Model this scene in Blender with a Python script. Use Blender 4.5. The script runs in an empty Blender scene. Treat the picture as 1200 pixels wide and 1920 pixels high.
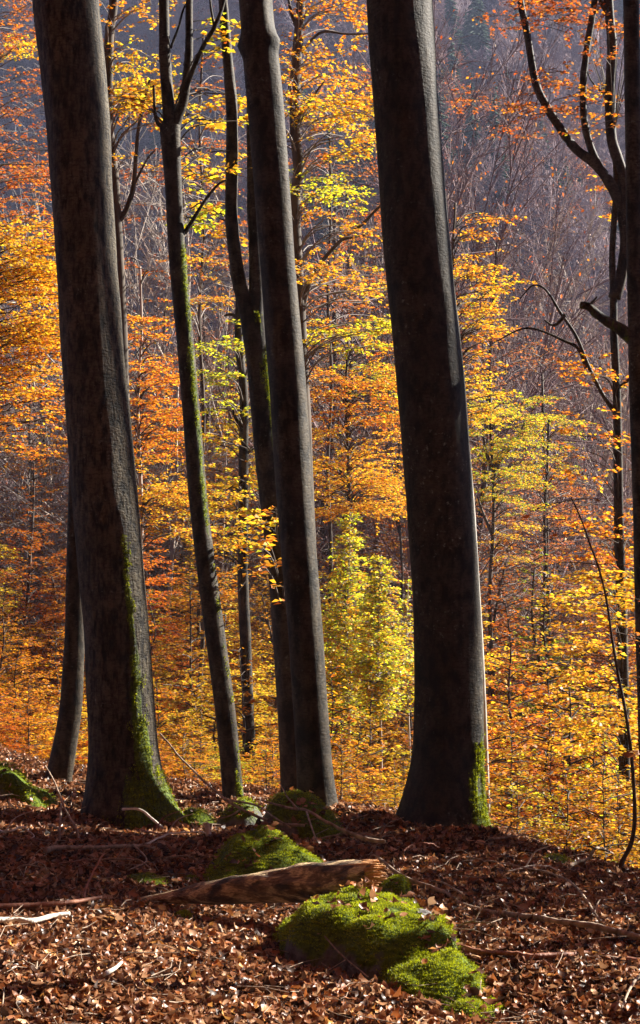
import bpy, math, random
import numpy as np
from mathutils import Vector, noise as mnoise

rng = np.random.default_rng(7)
random.seed(7)
C = bpy.context.scene.collection
SC = bpy.context.scene

# ------------------------------------------------------------------ camera
CAMZ = 1.9
F = 3045.0                       # focal length in photograph pixels (1200 x 1920)
cd = bpy.data.cameras.new('camera')
cam = bpy.data.objects.new('camera', cd)
C.objects.link(cam)
cam.location = (0, 0, CAMZ)
cam.rotation_euler = (math.radians(90), 0, 0)
cd.sensor_fit = 'VERTICAL'
cd.sensor_height = 24
cd.lens = 24 * F / 1920
cd.clip_start = 0.1
cd.clip_end = 3000
SC.camera = cam

# ------------------------------------------------------------------ light
SUN_AZ, SUN_EL = math.radians(60), math.radians(29)     # azimuth from +Y towards +X
w = bpy.data.worlds.new('World')
SC.world = w
w.use_nodes = True
wn = w.node_tree.nodes
sky = wn.new('ShaderNodeTexSky')
sky.sky_type = 'NISHITA'
sky.sun_disc = False
sky.sun_elevation = SUN_EL
sky.sun_rotation = SUN_AZ
sky.air_density = 0.35
sky.dust_density = 0.2
sky.altitude = 1500
bg = wn['Background']
bg.inputs[1].default_value = 0.05
w.node_tree.links.new(sky.outputs[0], bg.inputs[0])
sd = bpy.data.lights.new('sun', 'SUN')
sd.energy = 5.0
sd.angle = math.radians(0.5)
sd.color = (1.0, 0.93, 0.82)
sun = bpy.data.objects.new('sun', sd)
C.objects.link(sun)
SV = Vector((math.sin(SUN_AZ) * math.cos(SUN_EL), math.cos(SUN_AZ) * math.cos(SUN_EL), math.sin(SUN_EL)))
sun.rotation_euler = SV.to_track_quat('Z', 'Y').to_euler()
sun.location = (20, 10, 20)
SC.view_settings.view_transform = 'Standard'
SC.view_settings.look = 'None'
SC.view_settings.exposure = 2.1
SC.view_settings.gamma = 1
SC.render.engine = 'CYCLES'
cy = SC.cycles
cy.max_bounces = 6
cy.diffuse_bounces = 3
cy.transmission_bounces = 4
cy.glossy_bounces = 2
cy.volume_bounces = 0
cy.use_denoising = True
cy.denoising_prefilter = 'ACCURATE'

# ------------------------------------------------------------------ helpers
def tag(o, label=None, cat=None, group=None, kind=None):
    if label: o['label'] = label
    if cat: o['category'] = cat
    if group: o['group'] = group
    if kind: o['kind'] = kind
    return o

def empty(name, loc, label, cat, group=None):
    o = bpy.data.objects.new(name, None)
    o.location = loc
    o.empty_display_size = 0.2
    C.objects.link(o)
    return tag(o, label, cat, group)

def mk_mesh(name, V, Q, attrs=None, smooth=False, mats=(), midx=None):
    V = np.asarray(V, np.float32); Q = np.asarray(Q, np.int32)
    me = bpy.data.meshes.new(name)
    n = len(Q); k = Q.shape[1]
    me.vertices.add(len(V)); me.vertices.foreach_set('co', V.ravel())
    me.loops.add(n * k); me.loops.foreach_set('vertex_index', Q.ravel())
    me.polygons.add(n)
    me.polygons.foreach_set('loop_start', np.arange(0, n * k, k, dtype=np.int32))
    me.polygons.foreach_set('loop_total', np.full(n, k, np.int32))
    if smooth: me.polygons.foreach_set('use_smooth', np.ones(n, bool))
    for m in mats: me.materials.append(m)
    if midx is not None: me.polygons.foreach_set('material_index', np.asarray(midx, np.int32))
    me.update(calc_edges=True)
    for key, arr in (attrs or {}).items():
        arr = np.asarray(arr, np.float32)
        if arr.ndim == 1:
            me.attributes.new(key, 'FLOAT', 'POINT').data.foreach_set('value', arr)
        else:
            a4 = np.ones((len(V), 4), np.float32); a4[:, :3] = arr
            me.attributes.new(key, 'FLOAT_COLOR', 'POINT').data.foreach_set('color', a4.ravel())
    return me

def link(name, me, parent=None, loc=(0, 0, 0)):
    o = bpy.data.objects.new(name, me)
    o.location = loc
    C.objects.link(o)
    if parent is not None: o.parent = parent
    return o

def sstep(a, b, x):
    t = np.clip((x - a) / (b - a), 0, 1)
    return t * t * (3 - 2 * t)

# ------------------------------------------------------------------ terrain
def terrain(x, y):
    x = np.asarray(x, float); y = np.asarray(y, float)
    crest = 11.9 - 0.9 * np.clip(x, -4.5, 2.2) + 0.25 * np.sin(x * 1.3 + 1)
    s = np.maximum(y - crest, 0)
    near = -0.15 - 0.035 * (np.minimum(y, 60) - 6.5) - 0.05 * np.clip(x, -6, 4)
    near = near - 0.5 * (s - 2.2 * (1 - np.exp(-s / 2.2)))
    b = np.maximum(3.0 - y, 0)
    near = near + 0.75 * (b - 2.5 * (1 - np.exp(-b / 2.5)))
    fade = np.exp(-np.maximum(np.abs(y) - 40, 0) / 20)
    near = near + fade * (0.045 * np.sin(x * 2.1 + 0.6 * y) + 0.035 * np.sin(y * 1.7 - x * 0.9 + 2)
                   + 0.02 * np.sin(x * 4.7 + 1) * np.sin(y * 3.9))
    far = -50 + 0.60 * (y - 115) + 9 * np.sin(x / 33 + 0.9) * sstep(120, 260, y) \
        + 7 * np.sin(x / 21 + y / 55 + 2.4) * sstep(120, 230, y) + 4 * np.sin(y / 17 + x / 40) * sstep(120, 200, y)
    far = np.minimum(far, 330 + 0 * y)
    k = 5.0
    m = np.maximum(near, far)
    return np.where(y > 70, m + k * np.log(np.exp((near - m) / k) + np.exp((far - m) / k)) - 0, near) \
        if np.any(y > 70) else near

def tz(x, y): return float(terrain(np.array([x]), np.array([y]))[0])

def at(px, py, Y):
    return np.array([(px - 600) / F * Y, Y, CAMZ - (py - 960) / F * Y])

def ghit(px, py, y0=5.0, y1=40):
    Y = y0
    while Y < y1:
        p = at(px, py, Y)
        if p[2] < tz(p[0], Y): return p
        Y += 0.02
    return at(px, py, y1)

def axis_lines(fine0, fine1, step, lo, hi, grow):
    v = list(np.arange(fine0, fine1, step)); s = step; x = v[-1]
    while x < hi:
        s = min(s * grow, 9); x += s; v.append(x)
    s = step; x = fine0
    while x > lo:
        s = min(s * grow, 9); x -= s; v.insert(0, x)
    return np.array(v)

# ------------------------------------------------------------------ materials
def new_mat(name):
    m = bpy.data.materials.new(name); m.use_nodes = True
    nt = m.node_tree
    for n in list(nt.nodes): nt.nodes.remove(n)
    return m, nt, nt.nodes, nt.links

def N(nodes, typ, **kw):
    n = nodes.new(typ)
    for k, v in kw.items(): setattr(n, k, v)
    return n

def ramp(nodes, stops, interp='LINEAR'):
    r = nodes.new('ShaderNodeValToRGB'); r.color_ramp.interpolation = interp
    e = r.color_ramp.elements
    while len(e) < len(stops): e.new(0.5)
    for el, (p, c) in zip(e, stops):
        el.position = p; el.color = (*c, 1)
    return r

def mat_leaf(name, trans=0.5, rough=0.5, bright=1.0):
    m, nt, n, l = new_mat(name)
    a = N(n, 'ShaderNodeAttribute', attribute_name='tint')
    oi = N(n, 'ShaderNodeObjectInfo')
    mx = N(n, 'ShaderNodeMix', data_type='RGBA', blend_type='MULTIPLY')
    mx.inputs[0].default_value = 1
    l.new(a.outputs['Color'], mx.inputs[6]); l.new(oi.outputs['Color'], mx.inputs[7])
    d = N(n, 'ShaderNodeBsdfDiffuse'); t = N(n, 'ShaderNodeBsdfTranslucent')
    g = N(n, 'ShaderNodeBsdfGlossy'); g.inputs['Roughness'].default_value = rough
    g.inputs['Color'].default_value = (0.5, 0.5, 0.5, 1)
    ms = N(n, 'ShaderNodeMixShader'); ms.inputs[0].default_value = trans
    ms2 = N(n, 'ShaderNodeMixShader'); ms2.inputs[0].default_value = 0.05
    o = N(n, 'ShaderNodeOutputMaterial')
    l.new(mx.outputs[2], d.inputs[0]); l.new(mx.outputs[2], t.inputs[0])
    l.new(d.outputs[0], ms.inputs[1]); l.new(t.outputs[0], ms.inputs[2])
    l.new(ms.outputs[0], ms2.inputs[1]); l.new(g.outputs[0], ms2.inputs[2])
    l.new(ms2.outputs[0], o.inputs[0])
    return m

def mat_wood(name, c0, c1, scale=12.0, rough=0.8, bump=0.4):
    m, nt, n, l = new_mat(name)
    tc = N(n, 'ShaderNodeTexCoord'); mp = N(n, 'ShaderNodeMapping')
    mp.inputs['Scale'].default_value = (scale, scale, scale * 0.25)
    nz = N(n, 'ShaderNodeTexNoise'); nz.inputs['Scale'].default_value = 1; nz.inputs['Detail'].default_value = 5
    r = ramp(n, [(0.3, c0), (0.7, c1)])
    b = N(n, 'ShaderNodeBsdfPrincipled'); b.inputs['Roughness'].default_value = rough
    b.inputs['Specular IOR Level'].default_value = 0.25
    bp = N(n, 'ShaderNodeBump'); bp.inputs['Strength'].default_value = bump; bp.inputs['Distance'].default_value = 0.02
    o = N(n, 'ShaderNodeOutputMaterial')
    l.new(tc.outputs['Object'], mp.inputs[0]); l.new(mp.outputs[0], nz.inputs[0]); l.new(nz.outputs[0], r.inputs[0])
    l.new(r.outputs[0], b.inputs['Base Color']); l.new(nz.outputs[0], bp.inputs['Height'])
    l.new(bp.outputs[0], b.inputs['Normal']); l.new(b.outputs[0], o.inputs[0])
    return m

MOSS_TIP = np.array([.50, .53, .010])
MOSS0, MOSS1 = (0.02, 0.038, 0.002), (0.12, 0.17, 0.006)

def mat_bark(name, dark, light, furrow=26.0, bump=0.5, lichen=0.5, ring=0.0, vstretch=0.12):
    """grey bark with vertical furrows, pale lichen specks, faint rings and moss where the 'moss' attribute says"""
    m, nt, n, l = new_mat(name)
    tc = N(n, 'ShaderNodeTexCoord')
    mp = N(n, 'ShaderNodeMapping'); mp.inputs['Scale'].default_value = (furrow, furrow, furrow * vstretch)
    nz = N(n, 'ShaderNodeTexNoise'); nz.inputs['Scale'].default_value = 1
    nz.inputs['Detail'].default_value = 7; nz.inputs['Roughness'].default_value = 0.65
    big = N(n, 'ShaderNodeTexNoise'); big.inputs['Scale'].default_value = 2.2; big.inputs['Detail'].default_value = 4
    r = ramp(n, [(0.40, dark), (0.58, light)])
    l.new(tc.outputs['Object'], mp.inputs[0]); l.new(mp.outputs[0], nz.inputs[0])
    l.new(tc.outputs['Object'], big.inputs[0]); l.new(nz.outputs[0], r.inputs[0])
    r2 = ramp(n, [(0.3, (0.55, 0.5, 0.45)), (0.7, (1.15, 1.15, 1.15))])
    l.new(big.outputs[0], r2.inputs[0])
    fmap = N(n, 'ShaderNodeMapping'); fmap.inputs['Scale'].default_value = (30, 30, 75)
    fz = N(n, 'ShaderNodeTexNoise'); fz.inputs['Scale'].default_value = 1; fz.inputs['Detail'].default_value = 4
    l.new(tc.outputs['Object'], fmap.inputs[0]); l.new(fmap.outputs[0], fz.inputs[0])
    fr = ramp(n, [(0.36, (0.35, 0.33, 0.3)), (0.52, (1.1, 1.1, 1.1))]); l.new(fz.outputs[0], fr.inputs[0])
    mulf = N(n, 'ShaderNodeMix', data_type='RGBA', blend_type='MULTIPLY'); mulf.inputs[0].default_value = .8
    l.new(r.outputs[0], mulf.inputs[6]); l.new(fr.outputs[0], mulf.inputs[7])
    mul = N(n, 'ShaderNodeMix', data_type='RGBA', blend_type='MULTIPLY'); mul.inputs[0].default_value = 1
    l.new(mulf.outputs[2], mul.inputs[6]); l.new(r2.outputs[0], mul.inputs[7])
    # lichen specks
    sp = N(n, 'ShaderNodeTexNoise'); sp.inputs['Scale'].default_value = 30; sp.inputs['Roughness'].default_value = .75; sp.inputs['Detail'].default_value = 3
    spr = ramp(n, [(0.60, (0, 0, 0)), (0.72, (lichen,) * 3)])
    l.new(tc.outputs['Object'], sp.inputs[0]); l.new(sp.outputs[0], spr.inputs[0])
    mxl = N(n, 'ShaderNodeMix', data_type='RGBA')
    lm = N(n, 'ShaderNodeMath', operation='MULTIPLY'); lr = ramp(n, [(0.45, (0, 0, 0)), (0.6, (1, 1, 1))])
    l.new(big.outputs[0], lr.inputs[0]); l.new(lr.outputs[0], lm.inputs[0]); l.new(spr.outputs[0], lm.inputs[1])
    l.new(lm.outputs[0], mxl.inputs[0]); l.new(mul.outputs[2], mxl.inputs[6])
    mxl.inputs[7].default_value = (0.26, 0.27, 0.22, 1)
    # moss
    at_ = N(n, 'ShaderNodeAttribute', attribute_name='moss')
    mn = N(n, 'ShaderNodeTexNoise'); mn.inputs['Scale'].default_value = 16; mn.inputs['Detail'].default_value = 6
    mn.inputs['Roughness'].default_value = 0.7
    mpm = N(n, 'ShaderNodeMapping'); mpm.inputs['Scale'].default_value = (1.4, 1.4, 0.45)
    l.new(tc.outputs['Object'], mpm.inputs[0]); l.new(mpm.outputs[0], mn.inputs[0])
    add = N(n, 'ShaderNodeMath', operation='ADD'); l.new(at_.outputs['Fac'], add.inputs[0]); l.new(mn.outputs[0], add.inputs[1])
    mr = ramp(n, [(0.0, (0, 0, 0)), (1, (1, 1, 1))])
    mr = N(n, 'ShaderNodeMapRange'); mr.inputs['From Min'].default_value = 0.93; mr.inputs['From Max'].default_value = 1.06
    l.new(add.outputs[0], mr.inputs['Value'])
    mc = N(n, 'ShaderNodeTexNoise'); mc.inputs['Scale'].default_value = 60; mc.inputs['Detail'].default_value = 4
    l.new(tc.outputs['Object'], mc.inputs[0])
    mcr = ramp(n, [(0.3, MOSS0), (0.7, MOSS1)]); l.new(mc.outputs[0], mcr.inputs[0])
    mxm = N(n, 'ShaderNodeMix', data_type='RGBA')
    l.new(mr.outputs[0], mxm.inputs[0]); l.new(mxl.outputs[2], mxm.inputs[6]); l.new(mcr.outputs[0], mxm.inputs[7])
    # bump
    hadd = N(n, 'ShaderNodeMath', operation='ADD')
    fzs = N(n, 'ShaderNodeMath', operation='MULTIPLY_ADD'); fzs.inputs[1].default_value = .5; l.new(fz.outputs[0], fzs.inputs[0]); l.new(nz.outputs[0], fzs.inputs[2])
    mh = N(n, 'ShaderNodeMath', operation='MULTIPLY'); l.new(mr.outputs[0], mh.inputs[0]); l.new(mc.outputs[0], mh.inputs[1])
    l.new(fzs.outputs[0], hadd.inputs[0]); l.new(mh.outputs[0], hadd.inputs[1])
    if ring > 0:
        sep = N(n, 'ShaderNodeMapping'); sep.inputs['Scale'].default_value = (2.0, 2.0, 16)
        rn = N(n, 'ShaderNodeTexNoise'); rn.inputs['Scale'].default_value = 1; rn.inputs['Detail'].default_value = 3
        l.new(tc.outputs['Object'], sep.inputs[0]); l.new(sep.outputs[0], rn.inputs[0])
        rm = N(n, 'ShaderNodeMath', operation='MULTIPLY'); rm.inputs[1].default_value = ring
        l.new(rn.outputs[0], rm.inputs[0])
        h2 = N(n, 'ShaderNodeMath', operation='ADD'); l.new(hadd.outputs[0], h2.inputs[0]); l.new(rm.outputs[0], h2.inputs[1])
        hadd = h2
    bp = N(n, 'ShaderNodeBump'); bp.inputs['Strength'].default_value = bump; bp.inputs['Distance'].default_value = 0.02
    l.new(hadd.outputs[0], bp.inputs['Height'])
    b = N(n, 'ShaderNodeBsdfPrincipled'); b.inputs['Roughness'].default_value = 0.7
    b.inputs['Specular IOR Level'].default_value = 0.2
    o = N(n, 'ShaderNodeOutputMaterial')
    l.new(mxm.outputs[2], b.inputs['Base Color']); l.new(bp.outputs[0], b.inputs['Normal']); l.new(b.outputs[0], o.inputs[0])
    return m

def mat_ground():
    m, nt, n, l = new_mat('forest_soil')
    tc = N(n, 'ShaderNodeTexCoord')
    nz = N(n, 'ShaderNodeTexNoise'); nz.inputs['Scale'].default_value = 14; nz.inputs['Detail'].default_value = 8
    r = ramp(n, [(0.35, (0.018, 0.010, 0.006)), (0.55, (0.07, 0.033, 0.016)), (0.7, (0.13, 0.06, 0.03))])
    l.new(tc.outputs['Object'], nz.inputs[0]); l.new(nz.outputs[0], r.inputs[0])
    bp = N(n, 'ShaderNodeBump'); bp.inputs['Strength'].default_value = 0.8; bp.inputs['Distance'].default_value = 0.05
    l.new(nz.outputs[0], bp.inputs['Height'])
    b = N(n, 'ShaderNodeBsdfPrincipled'); b.inputs['Roughness'].default_value = 0.95
    b.inputs['Specular IOR Level'].default_value = 0.1
    o = N(n, 'ShaderNodeOutputMaterial')
    l.new(r.outputs[0], b.inputs['Base Color']); l.new(bp.outputs[0], b.inputs['Normal']); l.new(b.outputs[0], o.inputs[0])
    return m

def mat_rock():
    m, nt, n, l = new_mat('mossy_stone')
    tc = N(n, 'ShaderNodeTexCoord')
    g = N(n, 'ShaderNodeTexNoise'); g.inputs['Scale'].default_value = 18; g.inputs['Detail'].default_value = 8
    gr = ramp(n, [(0.3, (0.05, 0.048, 0.045)), (0.7, (0.22, 0.21, 0.20))])
    l.new(tc.outputs['Object'], g.inputs[0]); l.new(g.outputs[0], gr.inputs[0])
    a = N(n, 'ShaderNodeAttribute', attribute_name='moss')
    mn = N(n, 'ShaderNodeTexNoise'); mn.inputs['Scale'].default_value = 9; mn.inputs['Detail'].default_value = 6
    l.new(tc.outputs['Object'], mn.inputs[0])
    ad = N(n, 'ShaderNodeMath', operation='ADD'); l.new(a.outputs['Fac'], ad.inputs[0]); l.new(mn.outputs[0], ad.inputs[1])
    mr = N(n, 'ShaderNodeMapRange'); mr.inputs['From Min'].default_value = 0.85; mr.inputs['From Max'].default_value = 1.0
    l.new(ad.outputs[0], mr.inputs['Value'])
    mc = N(n, 'ShaderNodeTexNoise'); mc.inputs['Scale'].default_value = 45; mc.inputs['Detail'].default_value = 5
    l.new(tc.outputs['Object'], mc.inputs[0])
    mcr = ramp(n, [(0.3, MOSS0), (0.7, MOSS1)]); l.new(mc.outputs[0], mcr.inputs[0])
    mx = N(n, 'ShaderNodeMix', data_type='RGBA')
    l.new(mr.outputs[0], mx.inputs[0]); l.new(gr.outputs[0], mx.inputs[6]); l.new(mcr.outputs[0], mx.inputs[7])
    bp = N(n, 'ShaderNodeBump'); bp.inputs['Strength'].default_value = 0.9; bp.inputs['Distance'].default_value = 0.02
    l.new(mc.outputs[0], bp.inputs['Height'])
    b = N(n, 'ShaderNodeBsdfPrincipled'); b.inputs['Roughness'].default_value = 0.9
    b.inputs['Specular IOR Level'].default_value = 0.2
    o = N(n, 'ShaderNodeOutputMaterial')
    l.new(mx.outputs[2], b.inputs['Base Color']); l.new(bp.outputs[0], b.inputs['Normal']); l.new(b.outputs[0], o.inputs[0])
    return m

M_LEAF = mat_leaf('autumn_leaf', 0.62)
M_LITTER = mat_leaf('dry_leaf', 0.25, 0.4)
M_MOSS = mat_leaf('moss_blade', 0.5, 0.6)
M_ROUGH = mat_bark('furrowed_bark', (0.006, 0.004, 0.003), (0.105, 0.088, 0.060), 30, 1.0, 0.6, 0.25, 0.30)
M_SMOOTH = mat_bark('smooth_beech_bark', (0.009, 0.0065, 0.004), (0.066, 0.052, 0.034), 14, 0.35, 0.5, 0.5, 0.5)
M_SPECK = mat_bark('speckled_beech_bark', (0.006, 0.004, 0.003), (0.052, 0.042, 0.028), 18, 0.45, 0.9, 0.15, 0.5)
M_DARKBARK = mat_wood('dark_twig_bark', (0.03, 0.022, 0.016), (0.11, 0.085, 0.065), 9)
M_PALEBARK = mat_wood('pale_twig_bark', (0.22, 0.17, 0.14), (0.5, 0.42, 0.36), 9)
M_GREYBARK = mat_wood('grey_twig_bark', (0.12, 0.10, 0.09), (0.30, 0.26, 0.24), 9)
M_BROWNTWIG = mat_wood('brown_twig_bark', (0.12, 0.07, 0.05), (0.26, 0.16, 0.12), 9)
M_FARBARK = mat_wood('lilac_grey_twigs', (0.15, 0.10, 0.105), (0.25, 0.17, 0.175), 0.3, 0.9, 0.0)
M_FARRED = mat_wood('russet_twigs', (0.14, 0.06, 0.045), (0.24, 0.11, 0.08), 0.3, 0.9, 0.0)
M_FARPALE = mat_wood('silver_pink_twigs', (0.30, 0.23, 0.24), (0.44, 0.35, 0.35), 0.3, 0.9, 0.0)
M_FARDARK = mat_wood('smoky_purple_twigs', (0.05, 0.035, 0.05), (0.10, 0.075, 0.10), 0.3, 0.9, 0.0)
M_CONIFER = mat_wood('conifer_needles', (0.02, 0.05, 0.03), (0.06, 0.11, 0.05), 2, 0.9, 0.0)
M_STICK = mat_wood('dead_branch_bark', (0.12, 0.085, 0.06), (0.44, 0.33, 0.24), 30, 0.8, 0.8)
M_WHITESTICK = mat_wood('bleached_branch', (0.40, 0.34, 0.28), (0.72, 0.66, 0.58), 30, 0.7, 0.5)
M_REDSTICK = mat_wood('red_brown_twig_bark', (0.15, 0.05, 0.03), (0.36, 0.16, 0.09), 30, 0.6, 0.5)
M_GROUND = mat_ground()
M_ROCK = mat_rock()

# ------------------------------------------------------------------ ground sheet
xs = axis_lines(-5.5, 5.5, 0.09, -270, 270, 1.13)
ys = axis_lines(5.0, 19, 0.09, -90, 640, 1.10)
GX, GY = np.meshgrid(xs, ys)
GZ = terrain(GX, GY)
nx, ny = len(xs), len(ys)
idx = np.arange(nx * ny).reshape(ny, nx)
Q = np.stack([idx[:-1, :-1], idx[:-1, 1:], idx[1:, 1:], idx[1:, :-1]], -1).reshape(-1, 4)
g = link('ground', mk_mesh('ground', np.stack([GX, GY, GZ], -1).reshape(-1, 3), Q, smooth=True, mats=[M_GROUND]))
tag(g, 'leaf covered forest floor dropping away to the valley and rising opposite', None, None, 'structure')

# ------------------------------------------------------------------ geometry builders
def catmull(P, n):
    P = np.asarray(P, float)
    P = np.vstack([2 * P[0] - P[1], P, 2 * P[-1] - P[-2]])
    seg = len(P) - 3
    t = np.linspace(0, seg - 1e-6, n); i = t.astype(int); u = (t - i)[:, None]
    a, b, c, d = P[i], P[i + 1], P[i + 2], P[i + 3]
    return 0.5 * ((2 * b) + (c - a) * u + (2 * a - 5 * b + 4 * c - d) * u ** 2 + (3 * b - a - 3 * c + d) * u ** 3)

def frames(P):
    T = np.gradient(P, axis=0); T /= np.linalg.norm(T, axis=1)[:, None] + 1e-12
    ref = np.where(np.abs(T[:, 2:3]) > 0.8, np.array([[0., 1, 0]]), np.array([[0., 0, 1.]]))
    B = ref - T * np.sum(ref * T, 1)[:, None]; B /= np.linalg.norm(B, axis=1)[:, None] + 1e-12
    A = np.cross(B, T)
    return T, A, B

def tube(P, R, sides=8, wob=0.0, seed=0):
    """closed tube along the points P with radii R; returns verts, quads"""
    P = np.asarray(P, float); R = np.asarray(R, float)
    T, A, B = frames(P)
    th = np.linspace(0, 2 * np.pi, sides, endpoint=False)
    r = R[:, None] * np.ones(sides)[None]
    if wob > 0:
        q = np.random.default_rng(abs(int(seed)))
        ph = q.uniform(0, 6, 4)
        s = np.arange(len(P))[:, None]
        r = r * (1 + wob * (np.sin(2 * th + ph[0] + s * 0.23) * 0.5 + np.sin(3 * th + ph[1] - s * 0.31) * 0.4
                            + np.sin(s * 0.9 + ph[2]) * 0.4 + 0.3 * q.normal(size=(len(P), sides))))
    V = P[:, None] + r[..., None] * (np.cos(th)[None, :, None] * A[:, None] + np.sin(th)[None, :, None] * B[:, None])
    n = len(P); V = V.reshape(-1, 3)
    i = np.arange(n - 1)[:, None] * sides; j = np.arange(sides)[None]; j2 = (j + 1) % sides
    Q = np.stack([i + j, i + j2, i + sides + j2, i + sides + j], -1).reshape(-1, 4)
    c0, c1 = len(V), len(V) + 1
    V = np.vstack([V, P[:1], P[-1:]])
    caps = []
    for k in range(0, sides, 2):
        caps.append([c0, (k + 2) % sides, (k + 1) % sides, k])
        b_ = (n - 1) * sides
        caps.append([c1, b_ + k, b_ + (k + 1) % sides, b_ + (k + 2) % sides])
    return V, np.vstack([Q, np.array(caps)])

class MB:
    """collects quads"""
    def __init__(s): s.V = []; s.Q = []; s.M = []; s.A = {}; s.n = 0
    def add(s, V, Q, mi=0, **attrs):
        V = np.asarray(V); Q = np.asarray(Q)
        s.V.append(V); s.Q.append(Q + s.n); s.M.append(np.full(len(Q), mi)); s.n += len(V)
        for k, a in attrs.items(): s.A.setdefault(k, []).append(np.broadcast_to(a, (len(V),) + np.shape(a)[1:] if np.ndim(a) > 1 or (np.ndim(a) == 1 and len(a) == len(V)) else (len(V),) + np.shape(a)))
    def mesh(s, name, mats, smooth=False):
        at_ = {k: np.concatenate(v) for k, v in s.A.items()}
        return mk_mesh(name, np.concatenate(s.V), np.concatenate(s.Q), at_, smooth, mats, np.concatenate(s.M))

def prisms(A, B, ra, rb, sides=3):
    A = np.asarray(A, float); B = np.asarray(B, float)
    D = B - A; D /= np.linalg.norm(D, axis=1)[:, None] + 1e-9
    ref = np.where(np.abs(D[:, 2:3]) > 0.8, np.array([[1., 0, 0]]), np.array([[0., 0, 1.]]))
    U = np.cross(D, ref); U /= np.linalg.norm(U, axis=1)[:, None]
    W = np.cross(D, U)
    th = np.linspace(0, 2 * np.pi, sides, endpoint=False)
    ring = np.cos(th)[None, :, None] * U[:, None] + np.sin(th)[None, :, None] * W[:, None]
    V0 = A[:, None] + ring * np.asarray(ra)[:, None, None]
    V1 = B[:, None] + ring * np.asarray(rb)[:, None, None]
    V = np.concatenate([V0, V1], 1).reshape(-1, 3)
    b = np.arange(len(A))[:, None] * (2 * sides); j = np.arange(sides)[None]; j2 = (j + 1) % sides
    Q = np.stack([b + j, b + j2, b + sides + j2, b + sides + j], -1).reshape(-1, 4)
    return V, Q

def leafquads(Cn, Dr, Nm, L, wr=0.62):
    """rhombic leaves folded a little; Cn base, Dr direction, Nm normal, L length"""
    Dr = Dr / (np.linalg.norm(Dr, axis=1)[:, None] + 1e-9)
    S = np.cross(Nm, Dr); S /= np.linalg.norm(S, axis=1)[:, None] + 1e-9
    Nn = np.cross(Dr, S)
    L = L[:, None]
    base = Cn; tip = Cn + Dr * L - Nn * L * 0.12
    l_ = Cn + Dr * L * 0.45 + S * L * wr * 0.5 + Nn * L * 0.07
    r_ = Cn + Dr * L * 0.45 - S * L * wr * 0.5 + Nn * L * 0.07
    V = np.stack([base, r_, tip, l_], 1).reshape(-1, 3)
    Q = np.arange(len(Cn) * 4).reshape(-1, 4)
    return V, Q

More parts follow.
